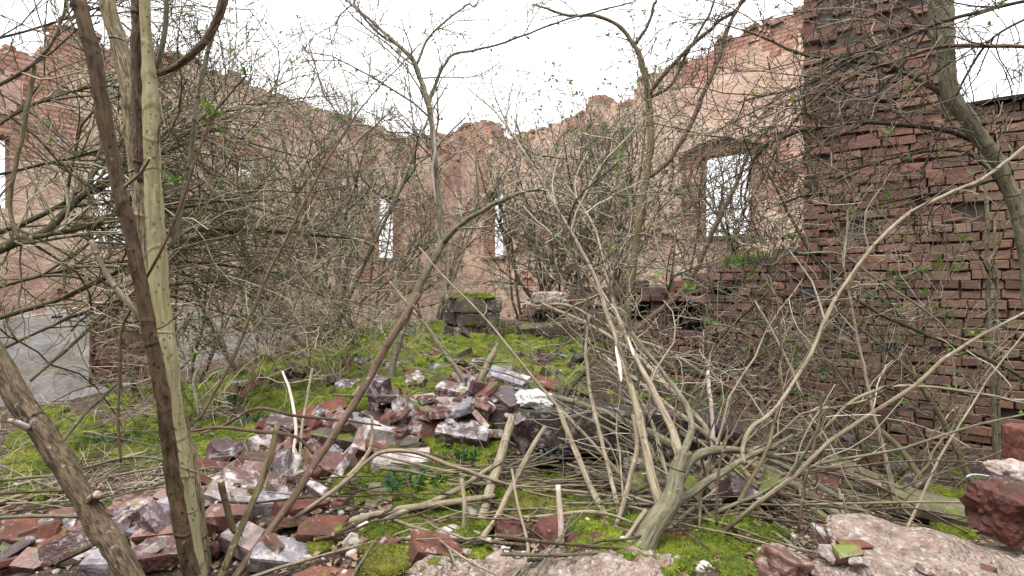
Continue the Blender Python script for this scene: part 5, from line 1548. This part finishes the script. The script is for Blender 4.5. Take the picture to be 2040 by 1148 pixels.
# mossy thicket at the left edge
QX = qd(kids=(3, 5), rmin=0.0021, leaf=0.05, lsize=0.03, trop=0.005, wig=0.17, ang=(20, 60))
rt = (0.35, 0.1, 0.0)
shrub('mossy_thicket', 'tangled dark mossy thicket filling the left edge', [
    dict(d=(2.2, 3.0), part='limb', mat='bark_mossy', p=[(-60, 520, 36), (30, 484, 35), (90, 462, 28), (150, 402, 20), (222, 350, 17), (290, 292, 13), (350, 255, 8)], tw=[(21, 1.03, 0.007, 2)]),
    dict(d=(2.4, 3.2), part='limb', mat='bark_mossy', p=[(-60, 482, 20), (60, 440, 18), (130, 405, 14), (230, 362, 12), (330, 302, 8), (430, 250, 5)], tw=[(21, 1.03, 0.007, 2)]),
    dict(d=(2.3, 3.4), part='limb', mat='bark_mossy', p=[(60, 474, 17), (130, 461, 16), (220, 440, 13), (330, 420, 10), (430, 402, 7), (540, 370, 4)], tw=[(24, 1.03, 0.006, 2)]),
    dict(d=(2.4, 3.6), part='limb', mat='bark_mossy', p=[(-60, 650, 14), (80, 610, 16), (180, 570, 14), (262, 530, 13), (380, 482, 11), (480, 461, 10), (620, 464, 6)], tw=[(25, 1.03, 0.006, 2)]),
    dict(d=(2.9, 3.8), part='limb', mat='bark_mossy', p=[(330, 466, 12), (420, 458, 13), (520, 460, 12), (622, 468, 9), (700, 474, 5)], tw=[(6, 0.92, 0.006, 2)]),
    dict(d=(2.3, 2.7), part='limb', mat='bark_mossy', p=[(-60, 200, 13), (50, 140, 11), (105, 85, 9), (145, -40, 7)], tw=[(12, 0.80, 0.006, 2)]),
    dict(d=(2.3, 2.9), part='limb', mat='bark_mossy', p=[(-60, 285, 14), (50, 216, 12), (110, 190, 9), (210, 172, 6), (330, 180, 4)], tw=[(20, 0.92, 0.006, 2)]),
    dict(d=(2.4, 2.3), part='stem', mat='bark_olive', p=[(70, 130, 12), (48, 250, 15), (30, 335, 14), (20, 420, 13), (40, 478, 12)], tw=[(5, 0.69, 0.005, 2)]),
    dict(d=(2.5, 3.6), part='limb', mat='bark_mossy', p=[(-60, 590, 11), (100, 545, 11), (250, 520, 10), (400, 524, 8), (560, 545, 5)], tw=[(24, 1.03, 0.006, 2)]),
    dict(d=(2.5, 3.2), part='limb', mat='bark_mossy', p=[(-60, 730, 10), (90, 655, 10), (220, 605, 9), (340, 570, 6), (450, 560, 4)], tw=[(16, 0.92, 0.005, 2)]),
    dict(d=(2.4, 3.0), part='limb', mat='bark_mossy', p=[(-60, 360, 10), (80, 330, 10), (200, 300, 8), (340, 270, 6), (470, 230, 4)], tw=[(21, 1.03, 0.005, 2)]),
    dict(d=(2.6, 3.2), part='limb', mat='bark_olive', p=[(60, 760, 9), (140, 690, 11), (220, 620, 10), (300, 560, 8), (360, 500, 6)], tw=[(10, 0.80, 0.005, 2)]),
    dict(d=(2.5, 3.0), part='limb', mat='bark_mossy', p=[(-60, 90, 9), (60, 60, 8), (180, 20, 6), (260, -30, 4)], tw=[(12, 0.80, 0.005, 2)]),
], 'bark_mossy', 'twig_mossy', cat='thicket', q=QX, base=P(-60, 900, 2.2))

# background bushes -----------------------------------------------------------------
def bush(name, label, base, stems, height, lean, lvl, q, bark, twm, r0, spread=0.5, leafm='leaf', cat='bush'):
    t = thing(name, base, label, cat)
    TW = Tubes(); LV = Leaves()
    for k in range(stems):
        a = k * 2.4 + random.random()
        sp = spread * random.uniform(0.4, 1.3)
        d = unit((math.cos(a) * sp + lean[0], math.sin(a) * sp + lean[1], 1.0))
        b_ = (base.x + math.cos(a) * 0.12, base.y + math.sin(a) * 0.12, base.z - 0.05)
        L = height * random.uniform(0.7, 1.1)
        # the stem itself is its own part
        n = 9; p = b_; pts = [p]; ds = [d]
        for i in range(n - 1):
            d = unit((d[0] + random.gauss(0, q['wig'] * .7), d[1] + random.gauss(0, q['wig'] * .7), d[2] + random.gauss(0, .08) + q['trop']))
            p2 = (p[0] + d[0] * L / (n - 1), p[1] + d[1] * L / (n - 1), p[2] + d[2] * L / (n - 1))
            if not below_wall(p2): break
            p = p2; pts.append(p); ds.append(d)
        if len(pts) < 3: continue
        rr_ = r0 * random.uniform(0.6, 1.2)
        T = Tubes(); rad = [rr_ * (1 - 0.7 * i / (n - 1)) for i in range(len(pts))]
        T.add(pts, rad, 7)
        T.build('stem', M[bark], t, caps=True)
        S = np.array([[*p_, r_] for p_, r_ in zip(pts, rad)])
        twigs_along(TW, S, random.randint(*q.get('side', (7, 10))), height * 0.36, rr_ * 0.5, lvl, q, LV, 0.12, 1.0)
    if TW.g:
        o = TW.build('twigs', M[twm], t); o['kind'] = 'stuff'
    LV.build('leaves', M[leafm], t)
    return TW.count()
cnt = 0
def at(px, py, d): return P(px, py, d)
Qb = qd(rmin=0.0026, kids=(4, 6), leaf=0.05, lsize=0.05, wig=0.16)
Qg = qd(rmin=0.0026, kids=(4, 6), leaf=0.4, lsize=0.055, wig=0.16)
BU = [
    ('bush', 'pale straw twigged bush standing before the left wall behind the elder', at(290, 780, 6.0), 6, 3.3, (0.0, 0.0), 2, qd(rmin=0.0024, kids=(4, 6), leaf=0.04, lsize=0.04), 'bark_grey', 'twig_straw', 0.02),
    ('bush', 'fine pale twig bush against the wall between the two narrow windows', at(860, 650, 8.6), 4, 3.4, (0.0, 0.0), 2, qd(rmin=0.003, kids=(4, 6), leaf=0.05, lsize=0.05), 'bark_grey', 'twig_grey', 0.024),
    ('bush', 'dense grey twig bush left of centre with green buds against the left wall', at(500, 745, 5.6), 6, 3.1, (0.0, 0.0), 2, qd(rmin=0.0026, kids=(4, 6), leaf=0.08, lsize=0.05), 'bark_olive', 'twig_grey', 0.022),
    ('bush', 'tall bush behind the slender purplish shoot reaching over the left wall', at(640, 705, 5.8), 7, 3.4, (0.02, 0.0), 2, qd(rmin=0.0026, kids=(4, 6), leaf=0.14, lsize=0.05), 'bark_grey', 'twig_grey', 0.024),
    ('bush', 'brown twig bush in front of the left wall niche', at(360, 790, 5.0), 4, 2.8, (-0.05, 0.0), 2, Qb, 'bark_mossy', 'twig_grey', 0.02),
    ('bush', 'bush in front of the left tall window opening', at(730, 668, 7.2), 5, 3.4, (0.0, 0.0), 2, qd(rmin=0.003, kids=(4, 6), leaf=0.18, lsize=0.06), 'bark_grey', 'twig_grey', 0.024),
    ('bush', 'thin stemmed bush at the wall corner behind the masonry stump', at(1050, 640, 8.4), 5, 3.2, (0.0, 0.0), 2, qd(rmin=0.003, kids=(4, 6)), 'bark_grey', 'twig_grey', 0.026),
    ('bush', 'dark stemmed bush over the pale stone by the low wall', at(1110, 640, 7.4), 8, 3.1, (0.03, 0.0), 2, qd(rmin=0.003, kids=(4, 6), leaf=0.12), 'bark_mossy', 'twig_grey', 0.028),
    ('bush', 'leafing bush with fresh green tips behind the dark tree', at(1200, 640, 7.0), 9, 3.3, (0.02, 0.0), 2, Qg, 'bark_olive', 'twig_grey', 0.022),
    ('bush', 'wispy bush below the large window behind the low brick wall', at(1380, 640, 6.6), 5, 2.3, (0.04, 0.0), 2, Qb, 'bark_grey', 'twig_grey', 0.022),
    ('bush', 'sprawling bare bush in front of the low brick wall holes', at(1330, 790, 4.3), 6, 1.8, (0.05, -0.05), 2, qd(rmin=0.0019, kids=(4, 6), leaf=0.03, trop=0.0, wig=0.2), 'bark_grey', 'twig_grey', 0.014, 0.9),
    ('bush', 'bare bush tangled in front of the brick pier foot', at(1560, 890, 3.7), 5, 1.9, (0.05, 0.0), 2, qd(rmin=0.0017, kids=(3, 5), leaf=0.12, lsize=0.035, trop=0.01, wig=0.2), 'bark_grey', 'twig_grey', 0.012, 0.8),
    ('bush', 'sparse budding bush in front of the right brick wall', at(1740, 930, 3.3), 5, 1.5, (0.05, 0.0), 1, qd(rmin=0.0017, kids=(3, 5), leaf=0.35, lsize=0.045, wig=0.18), 'bark_olive', 'twig_grey', 0.01, 0.7),
    ('bush', 'low dry bush left of the masonry stump', at(700, 690, 5.4), 9, 1.2, (0.05, 0.0), 2, qd(rmin=0.0022, kids=(3, 5), leaf=0.06, trop=-0.01, wig=0.2), 'bark_grey', 'twig_straw', 0.01, 1.0),
    ('bush', 'dry bramble low at the foot of the left wall', at(560, 730, 5.2), 8, 1.2, (0.1, 0.0), 2, qd(rmin=0.002, kids=(3, 5), leaf=0.06, trop=-0.01, wig=0.2), 'bark_grey', 'twig_straw', 0.009, 1.0),
    ('bush', 'young shoots rising beside the right window jamb', at(1520, 600, 6.2), 6, 2.6, (0.03, 0.0), 2, qd(rmin=0.0026, kids=(3, 5)), 'bark_grey', 'twig_brown', 0.018),
    ('bush', 'thin dry shrub left of the centre tree foot', at(690, 780, 3.3), 7, 0.9, (0.0, 0.0), 1, qd(rmin=0.0015, kids=(3, 5), leaf=0.05, wig=0.2), 'bark_tan', 'twig_straw', 0.006, 0.9),
    ('bush', 'dry brushy shoots on the left moss behind the elder', at(430, 840, 3.0), 8, 0.9, (0.1, 0.0), 1, qd(rmin=0.0014, kids=(3, 5), leaf=0.08, wig=0.2), 'bark_tan', 'twig_straw', 0.006, 1.0),
    ('bush', 'brown bramble at the stump right side', at(1060, 690, 5.4), 7, 0.7, (0.0, 0.0), 2, qd(rmin=0.0018, kids=(3, 5), leaf=0.0, wig=0.22, trop=-0.02), 'bark_red', 'twig_brown', 0.006, 1.1),
]
for a in BU: cnt += bush(*a)
print('bush twigs', cnt)

# cut poles and sticks: every one its own thing
POLES = [
    ('cut_pole', 'pale peeled stick standing upright at the bottom centre', 1.36, 1.34, 'wood_peeled', [(1112, 966, 13), (1117, 1040, 15), (1122, 1170, 16)]),
    ('cut_pole', 'thick cut pole standing in front of the dark slab', 1.95, 1.28, 'bark_tan', [(1020, 830, 17), (1000, 900, 24), (976, 975, 27), (956, 1050, 28), (938, 1175, 30)]),
    ('cut_pole', 'thinner pole leaning against the thick cut pole', 1.8, 1.25, 'bark_tan', [(1084, 850, 10), (1052, 908, 13), (1020, 970, 14), (985, 1040, 15), (930, 1105, 16), (870, 1165, 17)]),
    ('cut_stick', 'short grey cut stick upright left of the thick pole', 1.5, 1.42, 'bark_tan', [(918, 953, 11), (925, 1010, 12), (923, 1095, 12)]),
    ('forked_stick', 'thin forked stick right of the thick cut pole', 1.5, 1.3, 'bark_tan', [(1018, 935, 6), (1030, 1000, 8), (1046, 1060, 8), (1052, 1100, 9), (1046, 1165, 9)]),
    ('broken_stake', 'split weathered stake in a V behind the crest', 2.75, 2.7, 'bark_tan', [(992, 684, 5), (982, 705, 17), (966, 740, 19), (952, 772, 14), (944, 792, 10)]),
    ('broken_stake', 'thin grey stake of the V behind the crest', 2.75, 2.7, 'bark_tan', [(776, 560, 6), (802, 596, 9), (832, 628, 10), (870, 680, 11), (905, 730, 12), (944, 790, 13)]),
    ('fallen_pole', 'long grey pole lying across the foreground moss', 1.45, 1.6, 'bark_tan', [(560, 1066, 15), (640, 1052, 17), (773, 1020, 19), (887, 1002, 17), (985, 988, 12)]),
    ('fallen_pole', 'slim pole rising from lower left to the thick cut pole', 1.45, 1.75, 'bark_tan', [(735, 1052, 11), (800, 1022, 13), (857, 1000, 13), (920, 970, 12), (1000, 918, 10)]),
    ('fallen_pole', 'brown rotten pole slanting down to the bottom edge', 1.3, 1.6, 'bark_scaly', [(755, 1165, 20), (800, 1100, 19), (840, 1055, 18), (888, 1008, 14)]),
    ('fallen_pole', 'arched thin stick over the bright moss cushion', 1.45, 1.7, 'bark_tan', [(590, 1030, 11), (674, 970, 12), (733, 918, 11), (766, 900, 11), (837, 904, 11), (907, 931, 11), (966, 950, 10), (1040, 975, 7)]),
    ('fallen_pole', 'crooked pale stick over the middle of the brick heap', 1.35, 1.95, 'bark_tan', [(500, 1150, 20), (560, 1080, 19), (610, 1030, 15), (690, 955, 13), (738, 890, 10), (742, 830, 7)]),
    ('fallen_pole', 'thin pale stick beside the crooked one', 1.4, 1.8, 'bark_tan', [(470, 1145, 14), (540, 1080, 13), (640, 1000, 11), (720, 945, 8)]),
    ('fallen_pole', 'longest cut log running down right from the crest', 2.6, 1.5, 'bark_grey', [(1010, 772, 8), (1130, 797, 15), (1230, 832, 19), (1330, 882, 23), (1420, 940, 27), (1520, 1000, 30), (1620, 1055, 33), (1740, 1120, 36)]),
    ('fallen_pole', 'second log parallel above the longest cut log', 2.6, 1.6, 'bark_grey', [(1240, 795, 12), (1330, 850, 15), (1420, 892, 19), (1520, 932, 24), (1620, 990, 28), (1700, 1058, 31), (1760, 1110, 32)]),
    ('fallen_pole', 'third log lowest in the pile with a grey fork', 1.9, 1.5, 'bark_grey', [(1420, 945, 18), (1500, 1000, 22), (1580, 1045, 24), (1650, 1090, 26), (1720, 1140, 28)]),
    ('fallen_pole', 'smooth tan forked log beside the mortar block', 1.75, 1.6, 'bark_olive', [(1615, 1010, 20), (1650, 1035, 24), (1690, 1055, 26), (1720, 1095, 28)]),
    ('fallen_pole', 'short upright fork of the tan log', 1.75, 1.62, 'bark_grey', [(1672, 975, 10), (1680, 1010, 14), (1690, 1060, 18)]),
    ('fallen_pole', 'straight thin pole slanting from the low wall down right', 3.6, 1.9, 'bark_tan', [(1080, 605, 7), (1180, 650, 9), (1270, 710, 11), (1320, 760, 13), (1370, 810, 14), (1436, 890, 15), (1510, 965, 15)]),
    ('fallen_pole', 'pole slanting through the shrub limbs towards the wall foot', 2.9, 1.9, 'bark_tan', [(1190, 700, 8), (1270, 760, 11), (1360, 830, 13), (1440, 890, 14), (1540, 950, 14)]),
    ('fallen_pole', 'grey pole lying along the right log pile top', 2.4, 1.7, 'bark_grey', [(1500, 898, 12), (1580, 940, 16), (1660, 985, 18), (1730, 1030, 18), (1790, 1080, 18)]),
    ('fallen_pole', 'red brown stick lying under the right brick wall', 2.1, 2.1, 'bark_red', [(1560, 895, 12), (1640, 930, 13), (1700, 950, 12), (1790, 990, 8), (1930, 1065, 6)]),
    ('fallen_pole', 'dark forked stick leaning behind the white plaster lump', 2.5, 2.7, 'bark_mossy', [(1118, 810, 8), (1135, 775, 12), (1165, 740, 13), (1200, 700, 8)]),
    ('fallen_pole', 'pale stick slanting across the bottom right foreground', 1.5, 1.35, 'bark_tan', [(1500, 1040, 9), (1560, 1075, 11), (1620, 1120, 12), (1680, 1165, 13)]),
    ('fallen_pole', 'slender wavy stick in front of the red lumps', 1.5, 1.45, 'bark_tan', [(990, 1045, 6), (1020, 1034, 9), (1090, 1028, 9), (1170, 1020, 9), (1240, 1035, 7), (1290, 1060, 6)]),
    ('fallen_pole', 'stick lying behind the red lumps', 1.6, 1.6, 'bark_tan', [(985, 1030, 8), (1060, 1022, 9), (1150, 1030, 8), (1230, 1012, 6)]),
    ('fallen_pole', 'short cut stick propped right of the forked shrub foot', 1.4, 1.34, 'bark_tan', [(1288, 1016, 14), (1258, 1060, 14), (1232, 1100, 14), (1214, 1165, 14)]),
    ('fallen_pole', 'grey branch lying along the left moss below the elder', 1.5, 1.7, 'bark_grey', [(-40, 1035, 14), (80, 1028, 14), (180, 1030, 12), (270, 1045, 13), (345, 1062, 14)]),
    ('fallen_pole', 'leaning grey stick left of the pale elder stem', 2.6, 3.0, 'bark_grey', [(120, 885, 12), (165, 830, 12), (205, 790, 12), (240, 760, 8)]),
    ('fallen_pole', 'straw coloured stick on the left moss', 1.9, 2.3, 'bark_tan', [(-30, 1010, 14), (90, 970, 15), (190, 930, 13), (290, 900, 9)]),
    ('fallen_pole', 'bowed brown stick crossing left of the heap crest', 1.85, 1.9, 'bark_red', [(400, 865, 8), (450, 845, 9), (515, 815, 10), (600, 830, 8), (690, 838, 7), (760, 848, 5)]),
    ('fallen_pole', 'second brown stick under the bowed one', 1.8, 1.85, 'bark_red', [(380, 860, 8), (440, 852, 10), (520, 860, 10), (590, 872, 9), (625, 905, 7)]),
    ('thin_stake', 'white thin stake on the left of the heap crest', 2.2, 1.9, 'wood_peeled', [(563, 740, 6), (578, 780, 8), (590, 850, 9), (585, 900, 8), (572, 985, 7)]),
    ('thin_stake', 'pale thin stake right of the white one', 2.2, 1.9, 'bark_tan', [(622, 735, 7), (612, 790, 8), (600, 870, 8), (596, 950, 7)]),
    ('thin_stake', 'upright pale stake in the right brush before the brick wall', 2.3, 2.2, 'wood_peeled', [(1410, 738, 9), (1415, 790, 11), (1420, 860, 10), (1418, 930, 9)]),
    ('thin_stake', 'slim dark twig upright right of the forked shrub', 1.5, 1.45, 'bark_red', [(1452, 868, 5), (1436, 920, 7), (1430, 980, 6), (1426, 1045, 6)]),
    ('thin_stake', 'grey twig upright in the right foreground', 1.5, 1.45, 'bark_red', [(1640, 780, 6), (1626, 870, 8), (1604, 960, 9), (1590, 1060, 8)]),
    ('thin_stake', 'pale slanting twig before the mortar block', 1.4, 1.4, 'bark_tan', [(1678, 985, 7), (1692, 1050, 9), (1706, 1110, 9)]),
    ('thin_stake', 'pale twig upright right of the low bush', 2.0, 1.8, 'bark_tan', [(1505, 600, 5), (1560, 700, 7), (1600, 790, 8)]),
]
PANCH = []
for (nm, lab, d0, d1, mt, pts) in POLES:
    S = path(d0, d1, pts, per=6)
    T = Tubes(); add_path(T, S, 12)
    base = Vector(S[np.argmin(S[:, 2])][:3])
    t_ = bpy.data.objects.new('tmp', None); t_.location = base
    T2 = Tubes()
    o = T.build(nm, M[mt], t_, rough=0.10, caps=True)
    o.parent = None; o.location = base
    bpy.data.objects.remove(t_)
    tag(o, lab, 'stick')
    PANCH.append((lab, Vector(S[len(S) // 2][:3])))
    PANCH.append((lab, Vector(S[len(S) // 5][:3]))); PANCH.append((lab, Vector(S[4 * len(S) // 5][:3])))
# brushwood heap: loose thin sticks
rs = random.Random(33)
SM = [('bark_tan', 'tan'), ('bark_grey', 'grey'), ('bark_scaly', 'brown')]
STK = {}
for mk, _ in SM:
    for v in range(4):
        T = Tubes()
        pts = [Vector((-0.5 + i / 7, 0.02 * mnoise.noise((i * .5, v * 3.1, 0)) * 2, 0.02 * mnoise.noise((i * .5, v * 3.1, 5)) * 2)) for i in range(8)]
        T.add([tuple(p) for p in pts], [0.012 * (1 - 0.45 * i / 7) for i in range(8)], 7)
        if v % 2: T.add([tuple(pts[4]), tuple(pts[4] + Vector((.08, .05, .03))), tuple(pts[4] + Vector((.16, .07, .08)))], [.007, .006, .004], 5)
        o = T.build('fallen_stick', M[mk], None, caps=True)
        STK[(mk, v)] = o.data; bpy.data.objects.remove(o)
ZN = [((880, 1330), (930, 990), 0.0, 0.22, 80, 'in the brushwood heap below the dark concrete beam'), ((1280, 1950), (880, 1075), -0.6, 0.35, 130, 'in the brushwood under the right brick wall'),
      ((-20, 480), (830, 1040), 0.3, 0.5, 60, 'strewn on the moss at the left'), ((640, 1250), (960, 1130), 0.3, 0.9, 36, 'among the foreground moss and red lumps'), ((600, 1180), (690, 800), 0.2, 0.8, 30, 'on the moss slope behind the heap')]
ANCH2 = ANCH + [(o['label'], o.location.copy()) for o in SC.objects if o.parent is None and o.get('category') in ('rock', 'stone', 'slab', 'plant', 'sapling', 'mortar', 'masonry', 'bush')]
for (o, tn, m_) in SCAT:
    tag(o, f'weathered {tn} brick ' + where_of(o.location, ANCH2, 15, 3), 'brick', 'bricks on the moss slope' if m_ else 'bricks under the right wall')
for (xr, yr, yaw, ys, n_, where) in ZN:
    for _ in range(n_):
        px, py = rs.uniform(*xr), rs.uniform(*yr)
        q = hit(px, py)
        mk, cn = rs.choice(SM); o = bpy.data.objects.new('fallen_stick', STK[(mk, rs.randrange(4))]); COL.objects.link(o)
        L = rs.uniform(0.3, 0.95) * (0.7 + q.y * 0.13); th_ = rs.uniform(0.18, 0.5) * (0.7 + q.y * 0.12)
        o.scale = (L, th_, th_)
        o.location = q + Vector((0, 0, rs.uniform(0.005, 0.05)))
        o.rotation_euler = (rs.uniform(0, 6), rs.gauss(0, 0.12), yaw + rs.gauss(0, ys))
        tag(o, f'thin {cn} stick ' + where_of(o.location, PANCH + ANCH2, 15, 3), 'stick', 'thin sticks strewn through the ruin')
# pale bare stems fanning out over the right foreground
rs = random.Random(71)
QT = qd(kids=(1, 3), rmin=0.0012, leaf=0.0, wig=0.16, ok=None)
for k in range(46):
    px, py = rs.uniform(1260, 1880), rs.uniform(905, 1095)
    if k < 20: px, py = rs.uniform(1260, 1480), rs.uniform(960, 1090)
    q = hit(px, py)
    yaw = rs.gauss(0.35, 0.75) if k % 3 else rs.gauss(2.4, 0.5)
    el_ = rs.choice((rs.uniform(0.03, 0.3), rs.uniform(0.3, 0.95)))
    L = rs.uniform(0.7, 1.7); r_ = rs.uniform(0.0035, 0.008)
    d = Vector((math.cos(yaw) * math.cos(el_), math.sin(yaw) * math.cos(el_), math.sin(el_)))
    bend = Vector((rs.gauss(0, .15), rs.gauss(0, .15), rs.gauss(-0.12, 0.12)))
    pts = []
    for i in range(11):
        t = i / 10
        p_ = q + d * L * t + bend * L * t * t + Vector((mnoise.noise((t * 4, k, 0)), mnoise.noise((t * 4, k, 5)), mnoise.noise((t * 4, k, 9)))) * 0.035
        pts.append((p_.x, max(1.3, p_.y), max(p_.z, q.z - 0.3), r_ * (1 - 0.6 * t)))
    S = np.array(pts)
    mk, cn = rs.choice((('bark_tan', 'pale tan'), ('bark_grey', 'grey green'), ('bark_tan', 'pale tan'), ('bark_scaly', 'brown'), ('bark_red', 'reddish brown'), ('bark_olive', 'dark olive')))
    t_ = thing('brush_stem', q, f'{cn} bare stem rising ' + where_of(q, PANCH + ANCH2, 15, 6), 'stem', 'bare stems fanning over the right foreground')
    T = Tubes(); T.add([tuple(p[:3]) for p in S], list(S[:, 3]), 7); T.build('stem', M[mk], t_, caps=True)
    T = Tubes(); twigs_along(T, S, rs.randint(2, 5), 0.3, 0.003, 1, QT, None)
    if T.g:
        o = T.build('twigs', M['twig_grey'], t_); o['kind'] = 'stuff'
# things of one kind beside the same landmark: tell them apart by their order from the left
same = {}
for o in SC.objects:
    if o.parent is None and o.get('label') and o.get('group'): same.setdefault(o['label'], []).append(o)
for lab, os_ in same.items():
    n = len(os_)
    if n < 2: continue
    os_.sort(key=lambda o: o.location.x / max(o.location.y, 0.5))
    od = ['left', 'right'] if n == 2 else ['leftmost'] + (['middle'] if n == 3 else ['second', 'third', 'fourth', 'fifth', 'sixth', 'seventh', 'eighth'][:n - 2]) + ['rightmost']
    for w, o in zip(od, os_): o['label'] = w + ' ' + lab
